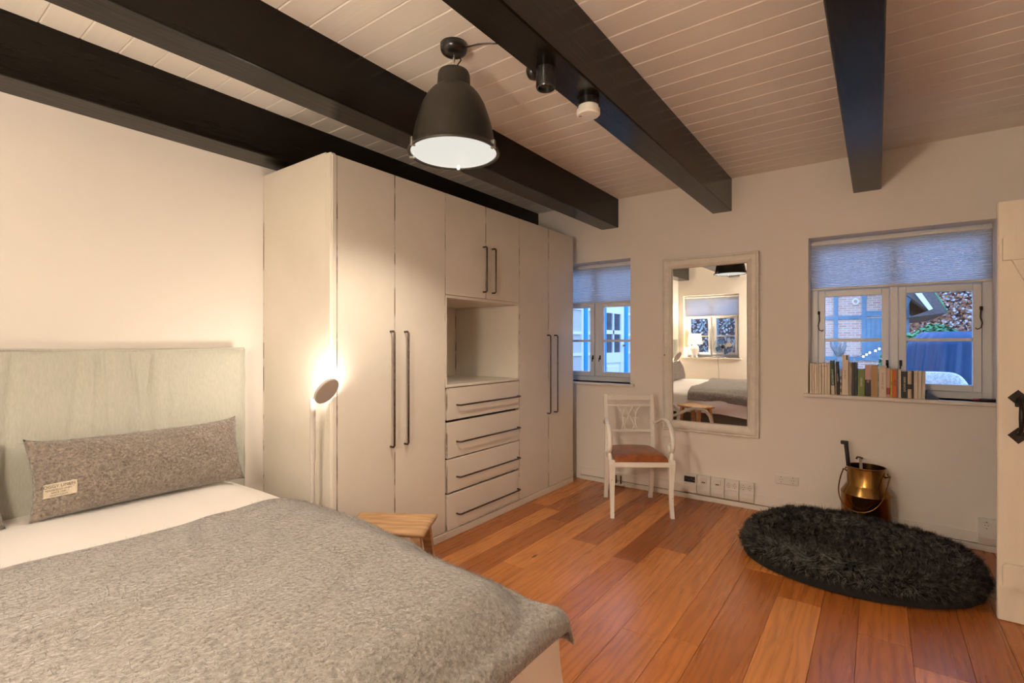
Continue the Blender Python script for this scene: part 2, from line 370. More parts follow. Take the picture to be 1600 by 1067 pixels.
struct('baseboard_west', B(XL, XL+.012, 1.38, 1.54, 0, .115, bev=.003), M['wall'])

# ------------------------------------------------------------------ windows
def window(name, label, x0, x1, z0, z1, yf, s, sill_x, sill_y, hooks=True):
    """s=+1: outside is +y. yf: frame centre plane."""
    t = thing(name, label, None, ((x0+x1)/2, yf, z0), kind='structure')
    xm = (x0+x1)/2
    fw = .05
    fr = bmn(); box(fr, x0, x0+fw, yf-.03, yf+.03, z0, z1, .003); box(fr, x1-fw, x1, yf-.03, yf+.03, z0, z1, .003)
    box(fr, x0+fw, x1-fw, yf-.03, yf+.03, z0, z0+.045, .003); box(fr, x0+fw, x1-fw, yf-.03, yf+.03, z1-.05, z1, .003)
    box(fr, x0+fw, x1-fw, yf-.03, yf+.03, 1.695, 1.72, .003); box(fr, xm-.024, xm+.024, yf-.034, yf+.034, z0+.045, z1-.05, .004)
    obj('frame', fr, M['winwhite'], t)
    for a, b in ((x0+fw, xm-.024), (xm+.024, x1-fw)):
        ca = bmn(); y0, y1 = yf-.026*s-.022, yf-.026*s+.022; st = .043; zb, zt = z0+.047, 1.692
        a2, b2 = a+.002, b-.002
        box(ca, a2, a2+st, y0, y1, zb, zt, .004); box(ca, b2-st, b2, y0, y1, zb, zt, .004)
        box(ca, a2+st, b2-st, y0, y1, zb, zb+.045, .004); box(ca, a2+st, b2-st, y0, y1, zt-.045, zt, .004)
        cm = obj('casement', ca, M['winwhite'], t)
        obj('muntin', B(a2+st, b2-st, y0+.004, y1-.004, 1.312, 1.334, .003), M['winwhite'], cm)
        for q0, q1 in ((zb+.045, 1.312), (1.334, zt-.045)):
            obj('pane', B(a2+st-.004, b2-st+.004, yf-.026*s-.002, yf-.026*s+.002, q0-.004, q1+.004), M['glass'], cm)
        obj('pane', B(a, b, yf-.002, yf+.002, 1.72, z1-.05), M['glass'], t)
        if hooks:
            yy = yf-.026*s-.022*s; cx = a2+.004 if a < xm-.2 else b2-.004; d = 1 if a < xm-.2 else -1
            h = tube(bmn(), [(cx-d*.004, yy-s*.004, 1.53), (cx+d*.004, yy-s*.02, 1.51), (cx+d*.006, yy-s*.016, 1.47), (cx-d*.004, yy-s*.014, 1.43), (cx+d*.002, yy-s*.018, 1.40), (cx+d*.02, yy-s*.012, 1.39), (cx+d*.028, yy-s*.008, 1.40)], .0036, 6)
            box(h, cx-.008, cx+.008, yy-.006, yy+.006, 1.515, 1.54, .002)
            obj('stay_hook', h, M['iron'], cm, smooth=True)
            cx = b2-.012 if a < xm-.2 else a2+.012
            h = tube(bmn(), [(cx, yy-s*.002, 1.16), (cx, yy-s*.018, 1.16), (cx+d*.004, yy-s*.02, 1.12)], .0045, 6); box(h, cx-.008, cx+.008, yy-.004, yy+.004, 1.14, 1.18, .002)
            obj('catch', h, M['iron'], cm, smooth=True)
    obj('sill', B(sill_x[0], sill_x[1], min(sill_y), max(sill_y), z0-.024, z0, .004, 2), M['trim'], t)
    return t
window('window_1', 'right window on the window wall with books along its sill', -.41, .604, .93, 2.075, 4.475, 1, (-.438, .632), (4.232, 4.445))
window('window_2', 'small window beside the wardrobe looking onto a white and blue house', -2.72, -1.70, .93, 2.07, 4.475, 1, (-2.84, -1.757), (4.232, 4.445))
window('window_3', 'window above the bed seen in the mirror', -2.90, -1.93, .93, 2.07, YR-.17, -1, (-2.93, -1.88), (YR+.05, YR-.14), hooks=False)

def blind(label, x0, x1, yc, s, zb, zt, holes=None):
    t = thing('pleated_blind', label, 'blind', ((x0+x1)/2, yc, zt), group=None)
    n = int((zt-.02-zb-.012)/.0125); zs = np.linspace(zt-.02, zb+.014, n*2+1)
    cols = [x0+.004, x1-.004]
    if holes: cols = [x0+.004, holes-.0035, holes+.0035, x1-.004]
    bm = bmn(); vs = [[bm.verts.new((c, yc+(.006 if k % 2 else -.006), z)) for c in cols] for k, z in enumerate(zs)]
    for k in range(len(zs)-1):
        for c in range(len(cols)-1):
            if holes and c == 1 and k % 4 == 1 and 4 < k < len(zs)-6: continue
            bm.faces.new((vs[k][c], vs[k][c+1], vs[k+1][c+1], vs[k+1][c]))
    obj('fabric', bm, M['blind'], t)
    obj('head_rail', B(x0, x1, yc-.014, yc+.014, zt-.022, zt, .003), M['plastic'], t)
    obj('bottom_rail', B(x0, x1, yc-.013, yc+.013, zb, zb+.016, .004), M['plastic'], t)
    for e in (x0+.001, x1-.001): obj('guide_cord', tube(bmn(), [(e, yc-.016*s, zt-.01), (e, yc-.016*s, .935)], .0008, 4), M['plastic'], t)
    return t
blind('pleated white blind half lowered over the window with books', -.405, .599, 4.405, 1, 1.697, 2.055, holes=.325)
blind('pleated white blind in the small window beside the wardrobe', -2.805, -1.805, 4.405, 1, 1.68, 2.05)
blind('pleated white blind over the window reflected in the mirror', -2.895, -1.935, YR-.10, -1, 1.68, 2.05)

# ------------------------------------------------------------------ wardrobe units
XF, XB = -2.30, XL+.004
def vhandle(x, y, z0, z1, parent):
    h = bmn(); r = .0062; o = .036
    tube(h, [(x, y, z0+.006), (x+o-.008, y, z0+.006), (x+o, y, z0+.014), (x+o, y, (z0+z1)/2), (x+o, y, z1-.014), (x+o-.008, y, z1-.006), (x, y, z1-.006)], r, 8)
    return obj('handle', h, M['bronze'], parent, smooth=True)
def hhandle(x, y0, y1, z, parent):
    h = bmn(); o = .036
    tube(h, [(x, y0+.006, z), (x+o-.008, y0+.006, z), (x+o, y0+.014, z), (x+o, (y0+y1)/2, z), (x+o, y1-.014, z), (x+o-.008, y1-.006, z), (x, y1-.006, z)], .0062, 8)
    return obj('handle', h, M['bronze'], parent, smooth=True)
def door_leaf(t, y0, y1, z0, z1, hy=None, hz=None, name='door'):
    d = obj(name, B(XF-.022, XF, y0+.002, y1-.002, z0, z1, .0025, 1), M['white'], t)
    # worn arris strips standing a hair proud of the door edges
    for yy in (y0+.0015, y1-.0035): obj('worn_edge', B(XF-.012, XF+.0004, yy, yy+.002, z0+.003, z1-.003), M['edgewear'], d)
    if hy: vhandle(XF, hy, hz[0], hz[1], d)
    return d
def tall_unit(label, y0, ym, y1, h0, h1, side=False):
    t = thing('wardrobe', label, 'wardrobe', ((XF+XB)/2, (y0+y1)/2, 0), group='built-in white wardrobe wall')
    b = bmn(); w = .018; zt = 2.292; x1 = XF-.024
    box(b, XB, x1, y0, y0+w, .0, zt); box(b, XB, x1, y1-w, y1, .0, zt); box(b, XB, x1, y0+w, y1-w, zt-.018, zt)
    box(b, XB, x1, y0+w, y1-w, .055, .075); box(b, XB, XB+.008, y0+w, y1-w, .075, zt-.018)
    obj('carcass', b, M['white'], t)
    obj('plinth', B(x1, XF+.004, y0, y1, .0, .048, .002), M['white'], t)
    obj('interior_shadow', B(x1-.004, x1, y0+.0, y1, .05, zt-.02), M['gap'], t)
    door_leaf(t, y0, ym, .052, zt, h0, (.688, 1.374)); door_leaf(t, ym, y1, .052, zt, h1, (.688, 1.374))
    return t
u = tall_unit('white two-door wardrobe nearest the bed with long bronze handles', 1.585, 1.977, 2.405, 1.944, 2.052)
# side panel that faces the bed: thick stile and panel
obj('side_panel', B(XB, XF-.055, 1.553, 1.584, .0, 2.31, .002), M['white'], u)
obj('corner_stile', B(XF-.052, XF-.004, 1.548, 1.582, .0, 2.30, .004), M['white'], u)
obj('corner_stile', B(XF-.020, XF+.002, 1.556, 1.584, .05, 2.292, .003), M['white'], u)
obj('wall_joint', B(XB-.002, XB+.002, 1.5495, 1.553, .0, 2.30), M['edgewear'], u)
tall_unit('white two-door wardrobe beside the small window with bronze handles', 3.25, 3.688, 4.122, 3.667, 3.784)
t = thing('drawer_cabinet', 'white cabinet with open niche above four long-handled drawers', 'cabinet', ((XF+XB)/2, 2.828, 0), group='built-in white wardrobe wall')
y0, y1 = 2.405, 3.25; b = bmn(); w = .018; zt = 2.292; x1 = XF-.024
box(b, XB, x1, y0, y0+w, 0, 1.02); box(b, XB, x1, y1-w, y1, 0, 1.02); box(b, XB, x1, y0, y0+w, 1.60, zt); box(b, XB, x1, y1-w, y1, 1.60, zt)
box(b, XB, x1, y0+w, y1-w, zt-.018, zt); box(b, XB, XB+.01, y0+w, y1-w, .05, zt-.018); box(b, XB, x1, y0+w, y1-w, 1.62, 1.64)
obj('carcass', b, M['white'], t)
obj('plinth', B(x1, XF+.004, y0, y1, .0, .048, .002), M['white'], t)
obj('recess_back', B(XB+.012, XB+.02, y0+w, y1-w, 1.02, 1.605), M['white'], t)
for a_, b_ in ((y0+.001, y0+w), (y1-w, y1-.001)): obj('niche_side', B(XB+.02, XF-.001, a_, b_, 1.022, 1.60, .002), M['white'], t)
obj('niche_ceiling', B(XB+.02, XF-.001, y0, y1, 1.600, 1.619, .002), M['white'], t)
obj('shelf', B(XB+.02, XF+.006, y0+.002, y1-.002, 1.004, 1.022, .003), M['white'], t)
obj('niche_joint', B(XB+.0205, XB+.024, y1-w-.008, y1-w, 1.022, 1.60), M['edgewear'], t)
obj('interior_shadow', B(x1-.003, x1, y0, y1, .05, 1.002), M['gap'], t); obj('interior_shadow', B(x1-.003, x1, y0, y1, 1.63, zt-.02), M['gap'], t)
door_leaf(t, y0, 2.827, 1.622, zt, 2.798, (1.663, 2.0)); door_leaf(t, 2.827, y1, 1.622, zt, 2.902, (1.663, 2.0))
for z0, z1, hz in ((.786, 1.002, .882), (.531, .772, .634), (.303, .525, .396), (.052, .293, .146)):
    d = obj('drawer', B(XF-.022, XF+.001, y0+.018, y1-.004, z0, z1-.003, .003), M['white'], t)
    obj('worn_edge', B(XF-.012, XF+.0014, y0+.020, y1-.006, z0, z0+.0022), M['edgewear'], d); obj('worn_edge', B(XF-.012, XF+.0014, y0+.0178, y0+.0198, z0+.003, z1-.006), M['edgewear'], d)
    hhandle(XF, 2.508, 3.228, hz, d)

# ------------------------------------------------------------------ bed
bed = thing('bed', 'wide upholstered bed with grey-green linen headboard and white sheets', 'bed', (-1.8, .37, 0))
YB0, YB1 = -.53, 1.29
FX = -.825
obj('bed_base', B(-2.86, FX-.02, YB0+.02, YB1-.03, .06, .30, .02, 3), M['linen_dk'], bed, smooth=False)
for lx in (-2.7, -.92):
    for ly in (YB0+.12, YB1-.13): obj('leg', lathe(bmn(), [(.025, 0), (.03, .062)], 16, (lx, ly, 0), True, True), M['black'], bed)
# headboard: cushion with flanged edge and soft vertical puckers
hy0, hy1, hz0, hz1 = -.55, 1.385, .30, 1.265
ny, nz_ = 520, 70; P = np.zeros((ny, nz_, 3)); Y_ = np.linspace(hy0, hy1, ny); Z_ = np.linspace(hz0, hz1, nz_)
pk = [(random.uniform(hy0, hy1-.25), random.uniform(.010, .026), random.uniform(.15, .45), random.uniform(-.12, .12), random.uniform(.012, .025)) for _ in range(34)]
for i, yy in enumerate(Y_):
    for j, zz in enumerate(Z_):
        e = min((yy-hy0), (hy1-yy), (hz1-zz)*1.0); d = .012+.022*(1-math.exp(-max(e, 0)/.03)); top = hz1-zz
        w_ = 0
        for (py, pw, pl, sl, am) in pk: w_ -= am*math.exp(-((yy-py-sl*top)/pw)**2)*math.exp(-top/pl)*(1-math.exp(-top/.01))
        w_ += .003*math.sin(yy*7+zz*3)+.002*math.sin(yy*23-zz*9)
        P[i, j] = (-2.893+d+w_*(1-math.exp(-max(e, 0)/.02)), yy, zz)
hb = grid_mesh('headboard_cover', P, M['linen'])
hbo = obj('headboard', B(XL+.004, -2.885, hy0+.005, hy1-.005, .12, hz1-.004, .012, 3), M['linen'], bed)
o = obj('cushion_front', hb, None, hbo); o.location = -bed.location
pp = bmn()
fl_ = lambda k: .0018*math.sin(k*37)
tube(pp, [(-2.883+fl_(k), y_, hz1+.004+.004*math.sin(y_*5)) for k, y_ in enumerate(np.linspace(hy0, hy1, 60))], .006, 6)
tube(pp, [(-2.883+fl_(k), hy1+.002, z_) for k, z_ in enumerate(np.linspace(hz1+.004, hz0, 40))], .006, 6)
tube(pp, [(-2.975, y_, hz1+.002) for y_ in np.linspace(hy0, hy1, 30)], .006, 6)
obj('piping', pp, M['linen'], hbo, smooth=True)
# mattress with sheet: top surface sagging towards its edges
def bedtop(x, y, z0=.585):
    """height of the made bed; beyond the plan outline the surface rolls over"""
    dx = FX-x; dy = min(y-YB0, YB1-y); R = .17
    fx = max(0, R-dx); fy = max(0, R-dy); d = math.hypot(fx, fy)
    foot = max(0, 1-dx/.9)
    return z0-(.018+.057*min(1, foot*1.6+.3))*min(1, d/R)**2.2-.045*foot**2
def drape(u, v, hang=.012, z0=.585, wob=0):
    """u grows towards the foot, v across the bed; points past the edge fold down the side"""
    du = max(0, u-FX); dv = max(0, v-YB1); dv2 = max(0, YB0-v)
    x = min(u, FX); y = min(max(v, YB0), YB1); e = math.hypot(du, dv+dv2)
    z = bedtop(x, y, z0)+hang
    if e > 0:
        nx, ny_ = du/e, (dv-dv2)/e; r = .05
        if e < r*PI/2: a = e/r; off = r*math.sin(a); drop = r*(1-math.cos(a))
        else: off = r+(.05+wob)*(e-r*PI/2); drop = r+(e-r*PI/2)
        x += nx*off; y += ny_*off; z -= drop
    return x, y, z
U = np.concatenate([np.linspace(-2.885, FX, 70), np.linspace(FX+.01, FX+.30, 26)]); V = np.concatenate([np.linspace(YB0-.30, YB0-.01, 22), np.linspace(YB0, YB1, 80), np.linspace(YB1+.01, YB1+.30, 26)])
P = np.zeros((len(U), len(V), 3))
for i, u_ in enumerate(U):
    for j, v_ in enumerate(V):
        w_ = .05*math.sin(v_*16+u_*5) if (v_ > YB1 or u_ > FX) else 0
        p = drape(u_, v_, 0, .578, w_); P[i, j] = (p[0]-.0, p[1], p[2]+.002*math.sin(u_*9+v_*4)+.0015*math.sin(u_*3-v_*17))
o = obj('sheet', grid_mesh('sheet', P, M['sheet']), None, bed); o.location = -bed.location
obj('mattress', B(-2.87, FX+.005, YB0+.005, YB1-.005, .30, .47, .04, 4), M['sheet'], bed)

# throw blanket
UB0, UB1, VB0, VB1 = -2.185, FX+.085, YB0-.16, YB1+.15
U = np.linspace(UB0, UB1, 190); V = np.linspace(VB0, VB1, 230); P = np.zeros((len(U), len(V), 3))
from mathutils import noise as mn
for i, u_ in enumerate(U):
    for j, v_ in enumerate(V):
        w_ = .10*math.sin(v_*11+u_*7+1)*(1 if (v_ > YB1 or u_ > FX) else 0)
        uu = u_+(.015*math.sin(v_*3.1)+.006*math.sin(v_*11)) * (1-(i/len(U)))+.045*(v_-.35)*(1-(i/len(U)))
        p = drape(uu, v_, .013, .585, w_)
        wr = .009*mn.noise(Vector((u_*4.5, v_*2.2, 3)))+.0045*mn.noise(Vector((u_*14+v_*6, v_*4, 7)))+.003*math.exp(-((u_-UB0)/.012)**2)
        cr = max(0, 1-math.hypot(u_-UB1, v_-VB1)/.2)
        P[i, j] = (p[0]+.03*cr, p[1]+.05*cr, p[2]+wr+abs(wr)*.3+.02*cr)
bl = obj('throw_blanket', grid_mesh('throw_blanket', P, M['wool']), None); bl.modifiers.new('thick', 'SOLIDIFY').thickness = .007; bl.modifiers[0].offset = 1
tag(bl, 'large soft grey wool throw spread over the foot half of the bed', 'blanket')
org = Vector((-1.45, .4, .6)); bl.data.transform(Matrix.Translation(-org)); bl.location = org
def fuzz_on(P, n, ln, wd, m, name, parent, shift=(0, 0, 0), bend=.9, tilt=.9, th=.007):
    nu, nv = P.shape[:2]; i = rng.integers(0, nu-1, n); j = rng.integers(0, nv-1, n); a = rng.random((n, 1)); b = rng.random((n, 1))
    A, D_, E_ = P[i, j], P[i+1, j]-P[i, j], P[i, j+1]-P[i, j]; pos = A+a*D_+b*E_
    nn = np.cross(D_, E_); nn /= np.linalg.norm(nn, axis=1)[:, None]+1e-9
    d = nn+rng.normal(size=(n, 3))*tilt; d /= np.linalg.norm(d, axis=1)[:, None]
    me = strands(name, pos+nn*th-np.array(shift), d, ln*(.5+rng.random(n)), wd, m, bend, nrm=nn*.8+d*.5)
    o = obj(name, me, None, parent); o['kind'] = 'stuff'; return o
fuzz_on(P, 90000, .007, .0007, M['fuzz'], 'wool_fibres', bl, org)

# pillows
def pillow(label, y0, y1, xb, xt, z0, z1, pinch_corner=None, tagl=False):
    cy = (y0+y1)/2; t = thing('lumbar_pillow', label, 'pillow', (xb, cy, z0), group='wool pillows leaning on the headboard')
    n1, n2 = 90, 46; tilt = math.atan2(xt-xb, z1-z0); Hh = math.hypot(xt-xb, z1-z0)
    def surf(side):
        Q = np.zeros((n1, n2, 3))
        for i in range(n1):
            for j in range(n2):
                a = -1+2*i/(n1-1); b = -1+2*j/(n2-1)
                th = (max(0, 1-abs(a)**2.6)*max(0, 1-abs(b)**2.4))**.62
                wv = .009*math.sin(a*9+b*4)*(1-abs(b))+.007*mn.noise(Vector((a*5, b*3, cy*9)))
                yy = cy+a*(y1-y0)/2*(1-.045*(1-b*b)); hh = (b+1)/2*Hh; hh = hh*(1-.03*(1-a*a))+.008*(1-a*a)*.5
                ears = .02*abs(a)**8*(1 if b > 0 else -.2)*abs(b)**6; hh += ears
                th_ = side*(.082*th if side > 0 else .035*th)+(wv*th if side > 0 else 0)
                Q[i, j] = (xb+.035+math.sin(tilt)*hh+math.cos(tilt)*th_, yy, z0+.002+math.cos(tilt)*hh-math.sin(tilt)*th_)
        return Q
    F = surf(1); Bk = surf(-1); n = F.shape[0]*F.shape[1]
    me = bpy.data.meshes.new('pillow_cover'); v = F.reshape(-1, 3).tolist()+Bk.reshape(-1, 3).tolist(); f = []
    for i in range(n1-1):
        for j in range(n2-1):
            a = i*n2+j; f.append((a, a+n2, a+n2+1, a+1)); f.append((n+a, n+a+1, n+a+n2+1, n+a+n2))
    me.from_pydata(v, [], f); me.materials.append(M['pillow']); bm = bmesh.new(); bm.from_mesh(me); bmesh.ops.remove_doubles(bm, verts=bm.verts, dist=2e-4); bmesh.ops.recalc_face_normals(bm, faces=bm.faces); bm.to_mesh(me); bm.free()
    me.shade_smooth(); o = obj('cover', me, None, t); o.location = -t.location
    fuzz_on(F, 26000, .008, .0008, M['fuzz'], 'wool_fibres', t, t.location, th=.0)
    if tagl:
        # sewn cloth label following the pillow face near its lower corner
        def at(a, b, off):
            i = (a+1)/2*(n1-1); j = (b+1)/2*(n2-1); p = Vector(F[int(i), int(j)]); return p
        p0, p1, p2 = at(-.93, -.46, 0), at(-.68, -.46, 0), at(-.93, -.16, 0)
        bm = bmn(); n_ = Vector((1, 0, .3)).normalized()*.004; Gq = []
        for q in range(7):
            for r_ in range(4): Gq.append(bm.verts.new(at(-.93+.25*q/6, -.50+.36*r_/3, 0)+n_))
        for q in range(6):
            for r_ in range(3): bm.faces.new((Gq[q*4+r_], Gq[q*4+4+r_], Gq[q*4+5+r_], Gq[q*4+r_+1]))
        lb = obj('cloth_label', bm, M['tagcloth'], t); lb['label'] = 'beige woven cloth label with printed words'
        c_ = at(-.82, -.30, 0)-t.location; ex = (at(-.68, -.30, 0)-at(-.93, -.30, 0)).normalized(); ez = (at(-.82, -.1, 0)-at(-.82, -.5, 0)).normalized(); en = ex.cross(ez).normalized(); ez = en.cross(ex)
        Rm = Matrix((ex, ez, en)).transposed().to_euler()
        for k, (s_, sz, dz) in enumerate((('FOGGY LINEN', .0165, .014), ('HOUSEHOLD LINEN', .009, .000), ('SINCE 1949', .009, -.011), ('MADE IN EUROPE', .007, -.021))):
            text('lettering', s_, sz, M['ink'], lb, c_+en*.009+ez*dz, Rm)
    return t
pillow('long brown-grey wool pillow with sewn cloth label', .47, 1.305, -2.745, -2.84, .588, .885, tagl=True)
pillow('brown-grey wool pillow cut off beside the labelled one', -.42, .405, -2.745, -2.84, .588, .885)

# ------------------------------------------------------------------ floor lamp
lx, ly = -2.325, 1.46
t = thing('floor_lamp', 'slim grey floor lamp with tilted round disc head by the bed', 'lamp', (lx, ly, 0))
obj('base', lathe(bmn(), [(.0, .012), (.062, .012), (.066, .008), (.066, 0), (0, 0)], 40, (lx, ly, 0)), M['lampgrey'], t, smooth=False)
obj('lower_pole', lathe(bmn(), [(.011, .01), (.011, .72)], 20, (lx, ly, 0), True, True), M['lampgrey'], t, smooth=False)
obj('upper_pole', lathe(bmn(), [(.0145, .70), (.0145, 1.014), (.011, 1.020)], 24, (lx, ly, 0), True, True), M['lampgrey'], t, smooth=False)
hc = Vector((-2.240, 1.485, 1.058)); hn = Vector((-.84, -.2, .5)).normalized()
q = Vector((0, 0, 1)).rotation_difference(hn).to_matrix().to_4x4()
bm = lathe(bmn(), [(.0, -.006), (.068, -.006), (.073, -.003), (.073, .007), (.069, .008)], 48); bm.transform(Matrix.Translation(hc) @ q); hd = obj('lamp_head', bm, M['lampgrey'], t)
bm = lathe(bmn(), [(.0, .0075), (.069, .0075)], 48); bmesh.ops.remove_doubles(bm, verts=bm.verts, dist=1e-5); bm.transform(Matrix.Translation(hc) @ q); obj('led_disc', bm, M['led'], hd)
obj('joint', tube(bmn(), [(lx, ly, 1.012), hc+Vector((-.046, -.033, -.028))], .006, 8), M['lampgrey'], t)

# ------------------------------------------------------------------ added fill globe, unseen behind the camera, to brighten ceiling and far wall
gx, gy = -.85, -.50
t = thing('added_fill_globe', 'added glowing fill globe on a cord, unseen behind the camera', 'lamp', (gx, gy, ZC))
obj('canopy', lathe(bmn(), [(.05, 0), (.05, -.02), (.01, -.03)], 24, (gx, gy, ZC-.001), True, True), M['plastic'], t)
obj('cord', tube(bmn(), [(gx, gy, ZC-.02), (gx, gy, 1.76)], .003, 8), M['plastic'], t)
M['globe'] = emissive('added_fill_glow', (1, .85, .69), 66)
bm = bmn(); bmesh.ops.create_uvsphere(bm, u_segments=24, v_segments=14, radius=.165, matrix=Matrix.Translation((gx, gy, 1.60))); obj('fill_globe', bm, M['globe'], t, smooth=True)

# ------------------------------------------------------------------ pendant lamp
px_, py_ = -1.512, 1.635
t = thing('pendant_lamp', 'black bell-shaped hanging lamp with glowing white underside', 'lamp', (px_, py_, ZC))
obj('canopy', lathe(bmn(), [(.060, 0), (.060, -.020), (.054, -.034), (.036, -.043), (.012, -.045)], 40, (px_, py_, ZC-.001), True, True), M['black'], t, smooth=True)
obj('suspension_wire', tube(bmn(), [(px_, py_, 2.576), (px_, py_, 2.50)], .0012, 6), M['steel'], t)
obj('wire_grip', lathe(bmn(), [(.005, 2.562), (.005, 2.548), (.0025, 2.54)], 12, (px_, py_, 0), True, True), M['steel'], t)
cable = [(px_+.02, py_+.012, 2.565), (px_+.028, py_+.016, 2.55), (px_+.016, py_+.008, 2.53), (px_+.003, py_, 2.512), (px_, py_, 2.497)]
obj('power_cable', tube(bmn(), cable, .003, 8), M['black'], t, smooth=True)
prof = [(.0, 2.502), (.052, 2.502), (.066, 2.496), (.071, 2.482), (.073, 2.43), (.080, 2.425), (.098, 2.41), (.118, 2.385), (.137, 2.35), (.155, 2.30), (.168, 2.255), (.178, 2.205), (.185, 2.165), (.190, 2.150), (.200, 2.146), (.203, 2.140), (.200, 2.134), (.190, 2.136),
        (.180, 2.165), (.163, 2.25), (.150, 2.30), (.132, 2.345), (.113, 2.378), (.09, 2.402), (.0, 2.41)]
sh = obj('lamp_shade', lathe(bmn(), prof, 64, (px_, py_, 0)), M['lampblack'], t, smooth=True); smooth_by_angle(sh, 50)
obj('glass_cover', lathe(bmn(), [(.0, 2.128), (.10, 2.131), (.184, 2.139), (.188, 2.142)], 64, (px_, py_, 0)), M['pendant_glow'], t, smooth=True)
add_light('pendant_light', 'SPOT', (px_, py_, 2.19), 80, (1, .86, .70), shadow_soft_size=.045, spot_size=math.radians(140), spot_blend=.6)
for a in (-1.9, .2, 2.2, 3.6):
    c_, s_ = math.cos(a), math.sin(a); bm = B(.184, .205, -.008, .008, 2.130, 2.166, .002)
    bm.transform(Matrix.Translation((px_, py_, 0)) @ Matrix.Rotation(a, 4, 'Z')); obj('clip', bm, M['steel'], sh)
pts = [(px_+.055, py_+.02, 2.60)]+[(px_+.055+.36*k/8, py_+.02+.10*math.sin(k/8*2.2), 2.605+.006*math.sin(k*1.1)) for k in range(1, 8)]+[(-1.094, py_+.085, 2.60)]
obj('feed_cable', tube(bmn(), pts, .0032, 8), M['black'], t, smooth=True)

# ------------------------------------------------------------------ devices on the third beam
sx, sy = -1.015, 1.955
t = thing('smoke_detector', 'round white smoke detector on black socket under the beam', 'smoke detector', (sx, sy, ZB))
obj('mount', lathe(bmn(), [(.047, 0), (.047, -.030)], 40, (sx, sy, ZB), True, True), M['black'], t)
bm = lathe(bmn(), [(.044, -.030), (.044, -.044), (.051, -.046), (.051, -.064), (.046, -.070), (.0, -.071)], 48, (sx, sy, ZB)); o = obj('housing', bm, M['plastic'], t, smooth=True); smooth_by_angle(o, 35)
obj('test_button', lathe(bmn(), [(.006, -.0705), (.006, -.0725)], 16, (sx-.03, sy-.018, ZB), True, True), M['silverbead'], o)
sx, sy = -1.035, 1.64
t = thing('ceiling_spotlight', 'black cylindrical spotlight under the beam beside the smoke detector', 'spotlight', (sx, sy, ZB))
o = obj('housing', lathe(bmn(), [(.038, 0), (.038, -.070), (.035, -.076), (.030, -.074), (.028, -.060), (0, -.058)], 40, (sx, sy, ZB)), M['black'], t, smooth=True); smooth_by_angle(o, 35)
obj('lens', lathe(bmn(), [(.0285, -.0600), (.0, -.0665)], 32, (sx, sy, ZB)), M['lampblack'], t, smooth=True)
bm = lathe(bmn(), [(.034, 0), (.034, .020), (.026, .036), (.010, .044)], 32, cap0=True, cap1=True); bm.transform(Matrix.Translation((-1.091, 1.665, 2.385)) @ Matrix.Rotation(-PI/2, 4, 'Y'))
t = tag(obj('beam_light_knob', bm, M['black'], smooth=True), 'small black round fitting on the side of the smoke detector beam', 'fitting')

# ------------------------------------------------------------------ wall mirror (hung with a slight forward lean)
t = thing('wall_mirror', 'tall mirror in distressed white frame hanging on the window wall', 'mirror', (-1.115, YW-.004, .56))
t.rotation_euler = (.010, 0, .0025)
def fprof(w, n):  # rectangular moulding frame swept with mitred corners, local coords (x, -y out, z)
    return None
def frame_ring(x0, x1, z0, z1, prof):
    """prof: list of (inset, depth) from outer edge inwards"""
    bm = bmn(); rings = []
    for ins, dep in prof:
        rings.append([bm.verts.new(p) for p in ((x0+ins, -dep, z0+ins), (x1-ins, -dep, z0+ins), (x1-ins, -dep, z1-ins), (x0+ins, -dep, z1-ins))])
    for a, b in zip(rings, rings[1:]):
        for j in range(4): bm.faces.new((a[j], a[(j+1) % 4], b[(j+1) % 4], b[j]))
    return bm
mw, mh = .757, 1.455
for i_, (z0, z1) in enumerate([(0, mh)]):
    obj('frame', frame_ring(-mw/2, mw/2, z0, z1, [(0, 0), (0, .026), (.004, .032), (.010, .032), (.013, .027), (.018, .034), (.028, .040), (.045, .041), (.060, .036), (.070, .028), (.074, .026), (.076, .020), (.084, .018), (.088, .010)]), M['mframe'], t, world=False)
bead = bmn()
zc_ = np.arange(.088, mh-.088, .0115); xc_ = np.arange(-mw/2+.088, mw/2-.088, .0115)
for z in zc_:
    for x in (-mw/2+.084, mw/2-.084): bmesh.ops.create_icosphere(bead, subdivisions=1, radius=.0042, matrix=Matrix.Translation((x, -.019, z)))
for x in xc_:
    for z in (.084, mh-.084): bmesh.ops.create_icosphere(bead, subdivisions=1, radius=.0042, matrix=Matrix.Translation((x, -.019, z)))
o = obj('beading', bead, M['silverbead'], t, world=False); o['label'] = 'fine silver bead moulding'
obj('mirror_glass', B(-mw/2+.086, mw/2-.086, -.012, -.009, .086, mh-.086), M['mirror'], t, world=False)
obj('backboard', B(-mw/2+.01, mw/2-.01, -.008, -.001, .01, mh-.01), M['gap'], t, world=False)

